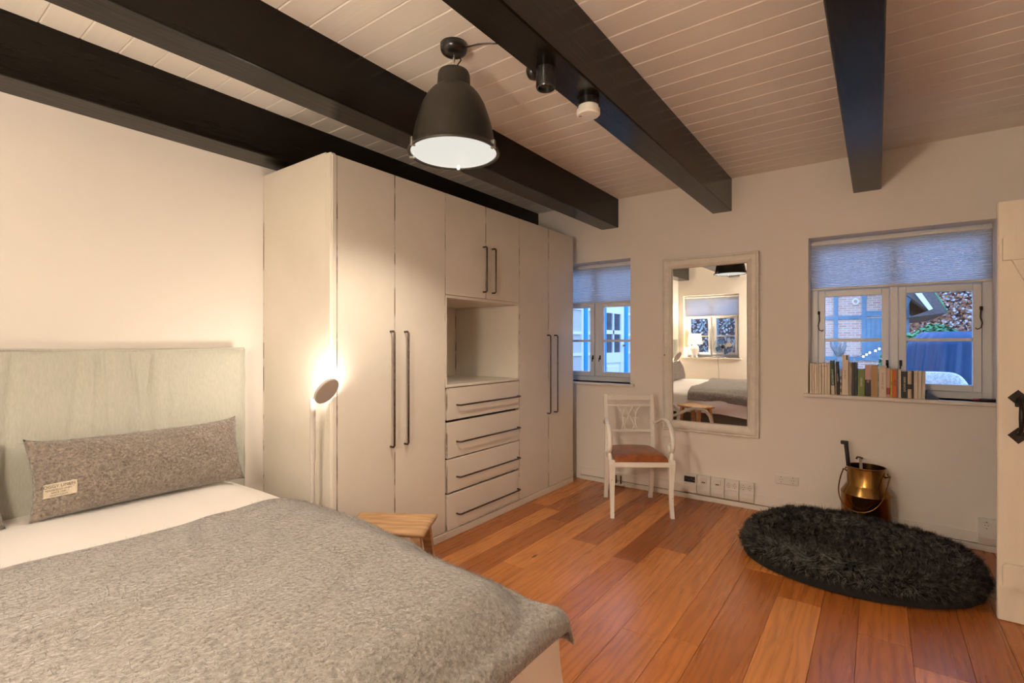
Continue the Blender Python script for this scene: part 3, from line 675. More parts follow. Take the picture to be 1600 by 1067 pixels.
# ------------------------------------------------------------------ armchair
t = thing('armchair', 'white painted armchair with scroll arms and brown leather seat', 'chair', (-1.55, 3.775, 0), .607)
cw = M['chairwhite']
def sq(bm, pts, w, d=None):
    """square-section bent bar: pts with half sizes"""
    d = d or w; pts = [Vector(p) for p in pts]; rings = []
    for i, p in enumerate(pts):
        k = (w[i] if isinstance(w, (list, tuple)) else w); k2 = (d[i] if isinstance(d, (list, tuple)) else d)
        rings.append([bm.verts.new(p+Vector((sx_*k, sy_*k2, 0))) for sx_, sy_ in ((-1, -1), (1, -1), (1, 1), (-1, 1))])
    for a, b in zip(rings, rings[1:]):
        for j in range(4): bm.faces.new((a[j], a[(j+1) % 4], b[(j+1) % 4], b[j]))
    bm.faces.new(rings[0][::-1]); bm.faces.new(rings[-1]); return bm
for s in (-1, 1):
    obj('leg', sq(bmn(), [(s*.222, -.250, 0), (s*.220, -.235, .08), (s*.219, -.222, .2), (s*.221, -.222, .31), (s*.222, -.228, .40), (s*.222, -.226, .425)], [.0135, .0135, .016, .020, .023, .02], [.0135, .0135, .016, .020, .023, .02]), cw, t, world=False)
    obj('leg', sq(bmn(), [(s*.187, .262, 0), (s*.187, .240, .08), (s*.187, .215, .2), (s*.187, .198, .32), (s*.187, .195, .40)], [.016, .015, .016, .018, .018], [.017, .016, .017, .018, .018]), cw, t, world=False)
    obj('back_stile', sq(bmn(), [(s*.187, .195, .40), (s*.188, .200, .52), (s*.190, .215, .66), (s*.192, .240, .80), (s*.192, .252, .868)], [.016, .0155, .015, .014, .013]), cw, t, world=False)
    arm = [(.205, .640), (.15, .648), (.09, .668), (.03, .690), (-.04, .700), (-.11, .690), (-.17, .660), (-.212, .612), (-.228, .560), (-.222, .515), (-.200, .483), (-.168, .472), (-.140, .485), (-.128, .510), (-.138, .532), (-.154, .530)]
    bm = bmn(); tube(bm, [(s*(.205+.03*min(1, k/5)), y_, z_) for k, (y_, z_) in enumerate(arm)], [.015, .015, .016, .017, .018, .018, .018, .018, .018, .018, .0175, .016, .014, .012, .010, .009], 10, flat=.8)
    obj('armrest', bm, cw, t, world=False, smooth=True)
    bm = bmn(); tube(bm, [(s*.234, -.196, .476), (s*.231, -.204, .45), (s*.226, -.212, .41)], [.012, .016, .020], 8); obj('arm_support', bm, cw, t, world=False, smooth=True)
rl = bmn()
box(rl, -.215, .215, -.240, -.215, .372, .408, .003); box(rl, -.19, .19, .185, .205, .372, .408, .003)
obj('seat_rail', rl, cw, t, world=False)
for s in (-1, 1):
    bm = bmn(); sq2 = [(s*.216, -.222), (s*.186, .195)]; prism(bm, [(s*.230, -.222), (s*.206, -.222), (s*.176, .195), (s*.200, .195)], .372, .408, 'z'); obj('seat_rail', bm, cw, t, world=False)
n1 = 36; P = np.zeros((n1, n1, 3))
for i in range(n1):
    for j in range(n1):
        a = -1+2*i/(n1-1); b = -1+2*j/(n1-1); hw = .212-.012*(b+1)*1.2
        r = (1-abs(a)**7)*(1-abs(b)**7); hgt = .408+.052*max(0, r)**.38+.014*(1-a*a)*(1-b*b)
        P[i, j] = (a*hw, -.003+b*.222, hgt)
o = obj('seat_cushion', grid_mesh('seat_cushion', P, M['leather']), None, t); o['label'] = 'glossy tan brown leather cushion'
def by(z): return .195+.0*z+max(0, (z-.5))*.155
bm = bmn(); box(bm, -.18, .18, by(.84)-.008, by(.84)+.008, .822, .862, .003); obj('crest_rail', bm, cw, t, world=False)
bm = bmn(); box(bm, -.18, .18, by(.78)-.007, by(.78)+.007, .770, .785, .002); obj('cross_rail', bm, cw, t, world=False)
bm = bmn(); box(bm, -.18, .18, by(.58)-.008, by(.58)+.008, .562, .580, .002); obj('cross_rail', bm, cw, t, world=False)
lat = bmn()
def arc(pts, r=.0055): tube(lat, [(x_, by(z_), z_) for x_, z_ in pts], r, 6)
def curve(x0, xm_, x1, za=.772, zb=.578, n=12):
    return [((1-t_)**2*x0+2*t_*(1-t_)*(2*xm_-(x0+x1)/2)+t_*t_*x1, za+(zb-za)*t_) for t_ in [k/n for k in range(n+1)]]
arc(curve(-.098, -.050, -.068)); arc(curve(.098, .050, .068)); arc(curve(-.022, -.056, -.022)); arc(curve(.022, .056, .022))
arc([(-.035, .772), (0, .70), (.03, .64), (.048, .578)]); arc([(.035, .772), (0, .70), (-.03, .64), (-.048, .578)])
for x_ in (-.052, .052): bmesh.ops.create_icosphere(lat, subdivisions=1, radius=.010, matrix=Matrix.Translation((x_, by(.675), .675)))
arc([(-.075, .675), (-.03, .675)], .004); arc([(.075, .675), (.03, .675)], .004)
obj('back_lattice', lat, cw, t, world=False, smooth=True)

# ------------------------------------------------------------------ stool
t = thing('wooden_stool', 'small rustic pine stool between bed and wardrobe', 'stool', (-1.952, 1.652, 0), math.atan2(.53, .85))
n1, n2 = 26, 14; bm = bmn(); top = []; bot = []
for i in range(n1+1):
    for j in range(n2+1):
        a = -1+2*i/n1; b = -1+2*j/n2; x_ = a*.205+.006*mn.noise(Vector((b*2, 1, a))); y_ = b*(.138+.008*mn.noise(Vector((a*3, 5, 0))))
        ed = max(abs(a)**14, abs(b)**8); z_ = .418-.010*ed-.004*(1-b*b)*(1-a*a)+.0015*mn.noise(Vector((a*4, b*9, 2)))
        top.append(bm.verts.new((x_, y_, z_))); bot.append(bm.verts.new((x_*.985, y_*.97, .378+.012*ed)))
k_ = n2+1
for i in range(n1):
    for j in range(n2):
        a = i*k_+j; bm.faces.new((top[a], top[a+k_], top[a+k_+1], top[a+1])); bm.faces.new((bot[a], bot[a+1], bot[a+k_+1], bot[a+k_]))
for i in range(n1):
    for j in (0, n2): a = i*k_+j; bm.faces.new((top[a], top[a+k_], bot[a+k_], bot[a]))
for j in range(n2):
    for i in (0, n1): a = i*k_+j; bm.faces.new((top[a], top[a+1], bot[a+1], bot[a]))
obj('seat', bm, M['pine'], t, world=False, smooth=True)
for sx_ in (-1, 1):
    for sy_ in (-1, 1):
        obj('leg', sq(bmn(), [(sx_*.195, sy_*.145, 0), (sx_*.150, sy_*.085, .395)], [.018, .023], [.016, .020]), M['pine'], t, world=False)
for sx_ in (-1, 1): obj('stretcher', B(sx_*.178-.011, sx_*.178+.011, -.118, .118, .13, .165, .003), M['pine'], t, world=False)

# ------------------------------------------------------------------ dog bed
dcx, dcy = -.115, 3.515; t = thing('dog_bed', 'round charcoal shaggy pet bed on the floor by the brass can', 'pet bed', (dcx, dcy, 0))
nr, na = 40, 120; P = np.zeros((na, nr, 3))
for i in range(na):
    a = 2*PI*i/na; front = max(0, -math.sin(a)); back = max(0, math.sin(a)); lump = .02*mn.noise(Vector((math.cos(a)*2, math.sin(a)*2, 4)))
    R1 = 1; rim = .165+.030*back+lump-.015*max(0, math.cos(a))+.012*math.sin(a*3+.8)
    for j in range(nr):
        s = j/(nr-1)  # 0 centre -> 1 bottom outer
        if s < .5: rr = s/.5*.70; z_ = .032+.012*mn.noise(Vector((math.cos(a)*rr*3, math.sin(a)*rr*3, 9)))+(rim-.04)*max(0, (rr-.42)/.28)**1.3*.8
        else:
            ph = (s-.5)/.5*PI*.98; rr = .83-.145*math.cos(ph)*(1 if ph < PI/2 else 1.05); z_ = .0+rim*(.52+.48*math.sin(ph)) if ph < PI/2 else rim*(1-.0)*max(0, math.sin(ph))**.6
            if ph >= PI/2: z_ = rim*(math.cos((ph-PI/2))**.7 if ph < PI*.97 else .05)
        P[i, j] = (math.cos(a)*rr*.585, math.sin(a)*rr*.448+.02*math.cos(a), max(.008, z_))
me = grid_mesh('dog_bed_body', P, M['furbase'], closed_u=True); obj('body', me, None, t)
PP = np.concatenate([P, P[:1]], 0)
n = 150000; ii = rng.integers(0, na, n); jj = np.clip((rng.random(n)**.58*(nr-2)).astype(int), 0, nr-2); a_ = rng.random((n, 1)); b_ = rng.random((n, 1))
A, D_, E_ = PP[ii, jj], PP[ii+1, jj]-PP[ii, jj], PP[ii, jj+1]-PP[ii, jj]; pos = A+a_*D_+b_*E_
nn = np.cross(D_, E_); nn /= np.linalg.norm(nn, axis=1)[:, None]+1e-9; rad_ = np.sum(nn[:, :2]*pos[:, :2], axis=1, keepdims=True); flip = np.where((jj > nr*.62)[:, None], rad_ < 0, nn[:, 2:3] < 0); nn = np.where(flip, -nn, nn)
cl = np.floor(pos*30); hsh = np.sin(cl @ np.array([12.9898, 78.233, 37.719]))*43758.5453; h1 = hsh-np.floor(hsh); h2 = (hsh*1.7)-np.floor(hsh*1.7)
cd_ = np.stack([np.cos(h1*2*PI), np.sin(h1*2*PI), h2-.6], 1)*.95
out = np.stack([pos[:, 0], pos[:, 1], np.zeros(n)], 1); out /= np.linalg.norm(out, axis=1)[:, None]+1e-6
d = nn+cd_+rng.normal(size=(n, 3))*.28+out*.25*(jj > nr*.55)[:, None]+np.array([0, 0, -.35])*(jj > nr*.7)[:, None]; d /= np.linalg.norm(d, axis=1)[:, None]
ln = .022+.020*rng.random(n); pos[:, 2] += .004
endz = pos[:, 2]+d[:, 2]*ln; d[:, 2] = np.where(endz < .004, (.004-pos[:, 2])/ln, d[:, 2]); pos[:, 2] = np.maximum(pos[:, 2], .006)
o = obj('fur', strands('fur', pos, d, ln, .0024, M['fur'], .25, 2, nrm=nn*.9+d*.55), None, t); o['kind'] = 'stuff'

# ------------------------------------------------------------------ brass can with tools
kx, ky = -.058, 4.125; t = thing('milk_can', 'aged brass milk can with bail handle behind the pet bed', 'can', (kx, ky, 0))
prof = [(0, .002), (.138, .002), (.143, .010), (.1435, .285), (.1455, .290), (.1435, .296), (.112, .345), (.1085, .352), (.1085, .460), (.113, .466), (.113, .470), (.1055, .470), (.1045, .352), (.107, .342), (.138, .292), (.139, .012), (0, .010)]
o = obj('body', lathe(bmn(), prof, 64, (kx, ky, 0)), M['brass'], t, smooth=True); smooth_by_angle(o, 30)
hv = Vector((.80, -.60, 0)).normalized()   # axis between the handle lugs, roughly across the view
hv = Vector((.955, -.296, 0)); fv = Vector((-.296, -.955, 0))
for s in (-1, 1):
    p = Vector((kx, ky, .425))+hv*s*.112
    bm = tube(bmn(), [p-hv*s*.006+Vector((0, 0, -.01)), p+hv*s*.016+Vector((0, 0, .0)), p+hv*s*.006+Vector((0, 0, .018))], .006, 8); obj('lug', bm, M['brass'], t, smooth=True)
pts = []
for k in range(33):
    a = PI*k/32; s = math.cos(a)*.135; drop = math.sin(a)**.75*.235; f_ = math.sin(a)**.6*.165
    p = Vector((kx, ky, .43-drop))+hv*s*(1+.14*math.sin(a))+fv*f_; pts.append(p)
obj('bail_handle', tube(bmn(), pts, .0042, 8), M['brass'], t, smooth=True)
top_ = Vector((-.172, 4.13, .622)); bt = Vector((-.125, 4.135, .10)); dr = (bt-top_).normalized()
t = thing('telescopic_rod', 'black telescopic rod with flat cap standing in the brass can', 'rod', bt)
o = obj('shaft', tube(bmn(), [bt, top_+dr*.16], .0075, 10), M['black'], t, smooth=True); o = obj('grip', tube(bmn(), [top_+dr*.18, top_+dr*.012], .0125, 12), M['holedark'], t, smooth=True)
obj('end_cap', B(top_.x-.030, top_.x+.014, top_.y-.013, top_.y+.013, top_.z-.018, top_.z+.006, .005, 2), M['holedark'], t)
top_ = Vector((-.088, 4.10, .522)); bt = Vector((-.075, 4.115, .06))
t = thing('steel_rod', 'short steel rod with hooked top standing in the brass can', 'rod', bt)
o = obj('shaft', tube(bmn(), [bt, top_], .0085, 12), M['steel'], t, smooth=True)
obj('handle', tube(bmn(), [top_+Vector((-.024, 0, -.004)), top_+Vector((-.018, 0, .010)), top_+Vector((0, 0, .008)), top_+Vector((.012, 0, .004))], .0065, 8), M['bronze'], t, smooth=True)

# ------------------------------------------------------------------ socket boxes
def socket_face(parent, x, z, y, r=.019):
    f = lathe(bmn(), [(r+.003, .0), (r+.003, .002), (r, .002), (r-.001, -.001), (0, -.0012)], 24); f.transform(Matrix.Translation((x, y, z)) @ Matrix.Rotation(PI/2, 4, 'X')); fo = obj('socket_insert', f, M['trim'], parent)
    h = bmn()
    for dx in (-.0075, .0075): 
        c = lathe(bmn(), [(.0025, 0), (.0025, .0012)], 10, cap0=True, cap1=True); c.transform(Matrix.Translation((x+dx, y-.0008, z)) @ Matrix.Rotation(PI/2, 4, 'X')); me_ = bpy.data.meshes.new('q'); c.to_mesh(me_); c.free(); h.from_mesh(me_); bpy.data.meshes.remove(me_)
    box(h, x-.003, x+.003, y-.0025, y-.0005, z+r-.005, z+r-.001); box(h, x-.003, x+.003, y-.0025, y-.0005, z-r+.001, z-r+.005)
    obj('contact_holes', h, M['holedark'], fo)
labs = ['floor-level box with black display panel, first from the chair', 'cream box with two data ports next to the display box', 'cream box with one data port between port box and sockets', 'cream double socket box next to the data port boxes', 'cream double socket box last in the row from the chair']
for k in range(5):
    x0 = -1.310+k*.1085; x1 = x0+.1035; yb = YW-.012; yf = 4.238
    t = thing('socket_box', labs[k], 'socket', ((x0+x1)/2, YW, .125), group='row of boxes on the baseboard under the mirror')
    poly = [(yb-.0+.012, .047), (yf+.022, .047), (yf+.008, .055), (yf, .085), (yf, .125), (yf+.004, .130), (yf+.010, .200), (yf+.018, .207), (YW, .207)]
    bd = obj('housing', prism(bmn(), poly, x0, x1, 'x'), M['plastic'], t)
    if k == 0: obj('display', B(x0+.006, x1-.012, yf-.001, yf+.010, .143, .188, .001), M['holedark'], t); [obj('indicator', B(x0+.02+j*.02, x0+.028+j*.02, yf-.002, yf-.001, .168-.008*(j % 2), .172-.008*(j % 2)), M['silverbead'], t) for j in range(4)]
    elif k < 3:
        obj('port_plate', B(x0+.028, x1-.028, yf-.0005, yf+.008, .148, .188, .002), M['trim'], t)
        for j in range(2): obj('port', B((x0+x1)/2-.013+j*.014, (x0+x1)/2-.002+j*.014, yf-.002, yf+.004, .152, .161), M['holedark'], t)
    else:
        for j in (-1, 1): socket_face(t, (x0+x1)/2+j*.0235, .166, yf+.0052)
t = thing('double_socket', 'white double wall socket on bare wall between mirror and can', 'socket', (-.548, YW, .266))
obj('plate', B(-.626, -.470, YW-.010, YW, .231, .300, .004, 2), M['plastic'], t)
for x_ in (-.587, -.509): socket_face(t, x_, .266, YW-.0105, .022)
t = thing('double_socket', 'cream double socket box at the baseboard beside the plank door', 'socket', (.59, YW, .12))
obj('housing', prism(bmn(), [(YW, .045), (4.25, .045), (4.238, .09), (4.240, .13), (4.248, .205), (YW, .205)], .512, .668, 'x'), M['plastic'], t)
for x_ in (.551, .629): socket_face(t, x_, .168, 4.2435, .022)
# heating pipes behind the chair
t = thing('pipe_stub', 'pair of small copper pipe ends behind the armchair leg', 'pipe', (-1.893, 4.25, 0))
for x_ in (-1.918, -1.872): obj('pipe', lathe(bmn(), [(.007, .02), (.007, .098)], 12, (x_, 4.235, 0), True, True), M['copper'], t, smooth=True)
obj('rosette', B(-1.945, -1.845, 4.218, 4.254, .008, .026, .004), M['plastic'], t)

# ------------------------------------------------------------------ open plank door
yd = 3.247; t = thing('door_1', None, None, (XR, yd, 0), kind='structure'); t['label'] = 'cream plank door standing open with black iron handle'
xs2 = [.459, .600, .745, .890, 1.035, 1.180, 1.325]
for a, b in zip(xs2, xs2[1:]):
    bm = bmn(); g = .004; prism(bm, [(a, yd+.03), (a, yd+g), (a+g, yd), (b-g-.0015, yd), (b-.0015, yd+g), (b-.0015, yd+.03)], .004, 1.962, 'z')
    obj('plank', bm, M['doorpaint'], t)
def ledge(z0, z1): return prism(bmn(), [(.474, z0), (.474, z1-.012), (.482, z1), (1.30, z1), (1.30, z0), ], yd-.024, yd-.001, 'y')
obj('ledge', ledge(1.685, 1.80), M['doorpaint'], t); obj('ledge', ledge(.168, .275), M['doorpaint'], t)
obj('brace', prism(bmn(), [(.505, 1.684), (.62, 1.684), (1.20, .277), (1.08, .277)], yd-.023, yd-.001, 'y'), M['doorpaint'], t)
hx = .528
h = bmn()
for z_ in (1.046, .872): prism(h, [(hx-.036, z_), (hx, z_-.038), (hx+.036, z_), (hx, z_+.038)], yd-.006, yd, 'y')
hp = obj('handle_plate', h, M['iron'], t)
o = obj('pull', tube(bmn(), [(hx+.002, yd-.004, 1.035), (hx+.002, yd-.03, 1.030), (hx+.003, yd-.048, 1.01), (hx+.003, yd-.052, .96), (hx+.003, yd-.048, .905), (hx+.002, yd-.03, .886), (hx+.002, yd-.004, .882)], [.010, .009, .008, .010, .008, .009, .010], 10), M['iron'], hp, smooth=True)
o = obj('latch', B(hx-.012, hx+.02, yd-.014, yd-.004, 1.005, 1.03, .003), M['iron'], hp)
for z_ in (.225, 1.745): obj('strap_hinge', B(1.0, 1.335, yd-.030, yd-.024, z_-.018, z_+.018, .002), M['iron'], t)

# ------------------------------------------------------------------ books on the sill
Z0 = .931
bc = {'cream': (.66, .56, .43), 'paper': (.70, .61, .48), 'green': (.02, .075, .02), 'black': (.018, .016, .015), 'dkgreen': (.02, .04, .022), 'olive': (.16, .22, .04), 'pink': (.60, .36, .28), 'ochre': (.42, .25, .09), 'taupe': (.35, .25, .18),
      'yellow': (.62, .40, .03), 'orange': (.62, .12, .015), 'grey': (.22, .20, .18), 'red': (.30, .03, .03), 'ink': (.05, .04, .035), 'rust': (.42, .10, .06), 'white': (.75, .72, .66), 'sand': (.58, .45, .28)}
BM = {k: mat('book_'+k, v, rough=.5) for k, v in bc.items()}
pages = mat('book_pages', (.66, .60, .48), rough=.9, scale=80)
books = [  # x0, x1, height, depth, cover, label, text, text colour, lean
    (-.398, -.384, .222, .15, 'paper', 'thin cream booklet at the wall end of the book row', None, None, 0),
    (-.3835, -.369, .222, .15, 'cream', 'thin cream booklet second from the wall end', None, None, 0),
    (-.3685, -.353, .220, .15, 'paper', 'thin cream booklet third from the wall end', None, None, 0),
    (-.3525, -.341, .221, .15, 'cream', 'narrow cream book beside the three end booklets', None, None, 0),
    (-.3405, -.325, .222, .15, 'paper', 'cream book with small dark print left of the wide thin ones', 'N', 'ink', 0),
    (-.3235, -.306, .225, .16, 'cream', 'cream paperback with lettering at its head, first of three', 'KLE', 'ink', 0),
    (-.3052, -.289, .225, .16, 'paper', 'cream paperback with lettering at its head, middle of three', 'EMM', 'ink', 0),
    (-.2885, -.271, .226, .16, 'cream', 'cream paperback touching the leaning dark green book', None, None, 0),
    (-.2680, -.2465, .243, .15, 'green', 'dark green book with pale vertical title and cream foot', 'SOMMERKUCHE', 'white', -.035),
    (-.2425, -.2375, .222, .15, 'cream', 'slim cream book between dark green and black book', None, None, -.02),
    (-.2325, -.2175, .236, .14, 'black', 'slim black leaning book with tiny white title', 'IM GARTEN', 'white', -.045),
    (-.2120, -.2010, .180, .14, 'sand', 'short sand book with dark blue squares down its spine', None, None, 0),
    (-.2000, -.1620, .285, .15, 'paper', 'tallest cream book in the row with red title', 'Das Haus', 'rust', 0),
    (-.1610, -.1440, .232, .14, 'taupe', 'taupe book right of the tallest cream one', None, None, .01),
    (-.1430, -.1250, .233, .15, 'black', 'black book beside the taupe one', None, None, 0),
    (-.1245, -.1110, .233, .15, 'dkgreen', 'blackish green book left of the bright green one', 'WALD', 'olive', 0),
    (-.1080, -.0680, .188, .14, 'olive', 'bright moss green book with pale lettering', 'GRUNES', 'paper', 0),
    (-.0665, -.0330, .220, .14, 'pink', 'book with pink upper half and black lower half', 'TAGE', 'sand', 0),
    (-.0320, .0070, .219, .14, 'ochre', 'ochre brown cloth-bound book', None, None, 0),
    (.0100, .0520, .212, .15, 'paper', 'thick cream book with red SCHWARZE SEE title', 'SCHWARZE SEE', 'rust', 0),
    (.0530, .0730, .199, .14, 'pink', 'narrow rose book with dark red foot', None, None, 0),
    (.0740, .0860, .192, .13, 'yellow', 'thin yellow book beside the orange one', 'FARBE', 'ink', 0),
    (.0865, .1080, .190, .13, 'orange', 'bright orange book between the yellow and the grey one', 'FEUER', 'ink', 0),
    (.1085, .1160, .190, .13, 'grey', 'thin grey book right of the orange one', None, None, 0),
    (.1170, .1320, .190, .13, 'cream', 'slim cream book between grey and black book', None, None, 0),
    (.1340, .1640, .178, .13, 'black', 'black paperback with bold white vertical title', 'KRIMI NACHT', 'white', 0),
    (.1655, .1870, .182, .13, 'sand', 'sand coloured book with a black band near its middle', None, None, 0),
    (.1880, .1960, .184, .13, 'black', 'very thin black book beside the black-banded one', None, None, 0),
    (.1970, .2180, .184, .13, 'cream', 'thick cream paperback third from the pen end', None, None, .01),
    (.2190, .2370, .184, .13, 'paper', 'thick cream paperback second from the pen end', None, None, .012),
    (.2380, .2560, .182, .13, 'cream', 'thick cream paperback closing the row at the blue object', None, None, .02)]
for (x0, x1, h_, dep, col, lab, tx, tcol, lean) in books:
    yf = 4.245+random.uniform(0, .006); t = thing('book', lab, 'book', ((x0+x1)/2, yf, Z0), group='books in a row on the window sill')
    w = x1-x0-.0008; c = bmn()
    box(c, -w/2, -w/2+.0016, 0, dep, 0, h_); box(c, w/2-.0016, w/2, 0, dep, 0, h_); box(c, -w/2, w/2, -.0005, .0018, 0, h_, .0007)
    obj('cover', c, BM[col], t, world=False); obj('pages', B(-w/2+.0017, w/2-.0017, .002, dep-.004, .002, h_-.003), pages, t, world=False)
    t.rotation_euler = (0, lean, 0)
    if lean < 0: t.location.x += .004
    if tx: text('title', tx, min(w*.75, .016), BM[tcol], t, (0, -.0012, h_*.52 if len(tx) > 3 else h_*.90), (PI/2, PI/2 if len(tx) > 3 else 0, 0))
    def band(z0, z1, col2, wf=1, xo=0): obj('printed_band', B(-w/2*wf+xo, w/2*wf+xo, -.0012, -.0004, z0, z1), BM[col2], t, world=False)
    if 'dark green book with pale' in lab: band(0, .065, 'cream')
    if 'squares' in lab: [band(.02+.045*q, .045+.045*q, 'black', .6) for q in range(3)]
    if 'pink upper' in lab: band(0, .115, 'black')
    if 'dark red foot' in lab: band(.02, .065, 'red')
    if 'black band' in lab: band(.062, .095, 'black')
    if 'moss' in lab: band(.0, .06, 'olive')
    if 'tallest' in lab: band(h_-.035, h_-.002, 'ink', .25, w*.28)
M['bluecloth'] = mat('dark_blue_case', (.012, .045, .10), rough=.45)
bm = prism(bmn(), [(.262, .932), (.262, .985), (.268, .990), (.276, .975), (.285, .968), (.326, .936), (.326, .932)], 4.262, 4.33, 'y')
t = tag(obj('glasses_case', bm, M['bluecloth']), 'dark blue wedge-shaped case on the sill at the end of the books', 'case')
org = Vector((.29, 4.30, .932)); t.data.transform(Matrix.Translation(-org)); t.location = org
t = thing('pen', 'black pen-like rod lying on the sill beside the door edge', 'pen', (.55, 4.30, .94))
obj('barrel', tube(bmn(), [(.525, 4.30, .941), (.600, 4.305, .941)], .009, 10), M['black'], t, smooth=True)
o = obj('tip', tube(bmn(), [(.493, 4.297, .941), (.525, 4.30, .941)], [.006, .0075], 10), BM['red'], t, smooth=True)

# ------------------------------------------------------------------ things on the rear sill (seen in the mirror)
sxl, syl = -2.70, YR-.03
t = thing('table_lamp', 'lit white ceramic table lamp with cream shade on the mirrored window sill', 'lamp', (sxl, syl, .93))
o = obj('lamp_base', lathe(bmn(), [(0, 0), (.055, 0), (.058, .012), (.045, .02), (.052, .05), (.072, .11), (.078, .16), (.066, .205), (.035, .228), (.024, .24), (.022, .262)], 40, (sxl, syl, .93)), mat('ceramic', (.85, .83, .78), rough=.15, coat=.5), t, smooth=True)
obj('lamp_shade', lathe(bmn(), [(.135, .245), (.105, .44)], 48, (sxl, syl, .93)), M['shade'], t, smooth=True)
obj('socket_stem', tube(bmn(), [(sxl, syl, 1.19), (sxl, syl, 1.25)], .012, 12), M['plastic'], t)
lb_ = lathe(bmn(), [(.0, .33), (.014, .333), (.020, .345), (.020, .365), (.014, .377), (0, .38)], 24, (sxl, syl, .93)); M['lampbulb'] = emissive('bulb_glow', (1, .79, .56), 12); obj('bulb', lb_, M['lampbulb'], t, smooth=True)
add_light('table_lamp_light', 'POINT', (sxl, syl, .93+.355), 62, (1, .80, .58), shadow_soft_size=.036)
fx, fy = -2.20, YR-.03
t = thing('desk_fan', 'round chrome wire desk fan on the mirrored window sill', 'fan', (fx, fy, .93))
obj('base', lathe(bmn(), [(0, 0), (.07, 0), (.07, .008), (.05, .018), (.02, .025), (.01, .03)], 32, (fx, fy, .93)), M['steel'], t, smooth=True)
obj('stem', tube(bmn(), [(fx, fy, .95), (fx, fy-.01, 1.03), (fx, fy-.01, 1.10)], .010, 10), M['steel'], t)
fz = 1.13; cg = bmn()
for rr, yo in ((.165, .02), (.165, -.02)):
    tube(cg, [(fx+rr*math.cos(a), fy+yo, fz+rr*math.sin(a)) for a in np.linspace(0, 2*PI, 41)], .003, 6, caps=False)
for k in range(28):
    a = 2*PI*k/28; ca, sa = math.cos(a), math.sin(a); tube(cg, [(fx+.03*ca, fy+.05, fz+.03*sa), (fx+.11*ca, fy+.045, fz+.11*sa), (fx+.165*ca, fy+.02, fz+.165*sa), (fx+.165*ca, fy-.02, fz+.165*sa), (fx+.09*ca, fy-.045, fz+.09*sa)], .0011, 4)
o = obj('cage', cg, M['steel'], t, smooth=True)
for k in range(4):
    a = 2*PI*k/4+.4; bm = bmn(); v = []
    for r_ in np.linspace(.025, .145, 6):
        for w_ in (-1, 1):
            aa = a+w_*(.25+.18*math.sin(r_/.145*PI)); v.append(bm.verts.new((fx+r_*math.cos(aa), fy+.012*w_, fz+r_*math.sin(aa))))
    for q in range(5): bm.faces.new((v[2*q], v[2*q+1], v[2*q+3], v[2*q+2]))
    obj('blade', bm, mat('fan_blade', (.05, .16, .35) if k else (.6, .55, .45), rough=.3), t, smooth=True)
bm = lathe(bmn(), [(.034, -.03), (.034, .03), (.028, .052), (0, .055)], 24, cap0=True); bm.transform(Matrix.Translation((fx, fy, fz)) @ Matrix.Rotation(-PI/2, 4, 'X')); obj('motor_hub', bm, M['holedark'], t, smooth=True)
obj('power_cord', tube(bmn(), [(fx-.06, fy+.03, .938), (fx-.07, YR+.055, .936), (fx-.075, YR+.06, .90), (fx-.07, YR+.02, .7), (fx-.065, YR+.018, .2)], .003, 6), M['holedark'], t, smooth=True)

# ------------------------------------------------------------------ outside
ext = {'brick': None}
def brick_mat():
    m = bpy.data.materials.new('brick_infill'); m.use_nodes = True; n = m.node_tree.nodes; L = m.node_tree.links; b = n['Principled BSDF']; b.inputs['Roughness'].default_value = .9
    t = n.new('ShaderNodeTexCoord'); mp = n.new('ShaderNodeMapping'); mp.inputs['Rotation'].default_value = (PI/2, 0, 0); br = n.new('ShaderNodeTexBrick')
    br.inputs['Scale'].default_value = 1; br.inputs['Brick Width'].default_value = .16; br.inputs['Row Height'].default_value = .052; br.inputs['Mortar Size'].default_value = .007
    br.inputs['Color1'].default_value = (.66, .32, .22, 1); br.inputs['Color2'].default_value = (.78, .50, .38, 1); br.inputs['Mortar'].default_value = (.80, .70, .58, 1)
    L.new(t.outputs['Object'], mp.inputs[0]); L.new(mp.outputs[0], br.inputs['Vector']); L.new(br.outputs[0], b.inputs['Base Color']); 
    bp = n.new('ShaderNodeBump'); bp.inputs['Strength'].default_value = .4; L.new(br.outputs['Fac'], bp.inputs['Height']); bp.invert = True; L.new(bp.outputs[0], b.inputs['Normal']); return m
M['brick'] = brick_mat()
M['timber'] = mat('blue_grey_timber', (.10, .24, .34), (.15, .31, .42), rough=.8, scale=8, bump=.3, bscale=20)
M['bluepost'] = mat('bright_blue_paint', (.01, .33, .66), rough=.5)
M['extwhite'] = mat('exterior_white', (.92, .90, .88), rough=.5)
M['extcream'] = mat('exterior_cream', (.60, .58, .52), rough=.7, scale=3)
M['extglass'] = mat('dark_panes', (.05, .07, .09), rough=.08, spec=.8)
M['thatch'] = mat('thatch', (.10, .085, .08), (.22, .19, .18), rough=1, scale=20, stretch=(1, 1, 6), bump=1, bscale=60)
M['leafg'] = mat('hedge_green', (.03, .16, .05), (.10, .34, .12), rough=.8, rand=.3, scale=6)
M['leafr'] = mat('autumn_leaf', (.50, .20, .08), (.75, .45, .32), rough=.8, scale=5, contrast=(.4, .6))
M['leafd'] = mat('dark_twigs', (.12, .07, .06), rough=1)
M['leafd2'] = mat('pale_foliage', (.40, .42, .38), (.6, .6, .55), rough=.9, scale=4)
M['tarp'] = mat('blue_cover', (.006, .045, .12), (.012, .07, .17), rough=.35, scale=3)
M['rattan'] = mat('white_rattan', (.85, .84, .80), (.5, .5, .48), rough=.6, scale=60, bump=.6, bscale=80)
M['bark'] = mat('bark', (.30, .33, .32), (.15, .18, .18), rough=1, scale=20, bump=.5)
M['ground'] = mat('garden_ground', (.12, .13, .08), (.2, .17, .11), rough=1, scale=2, bump=.3)
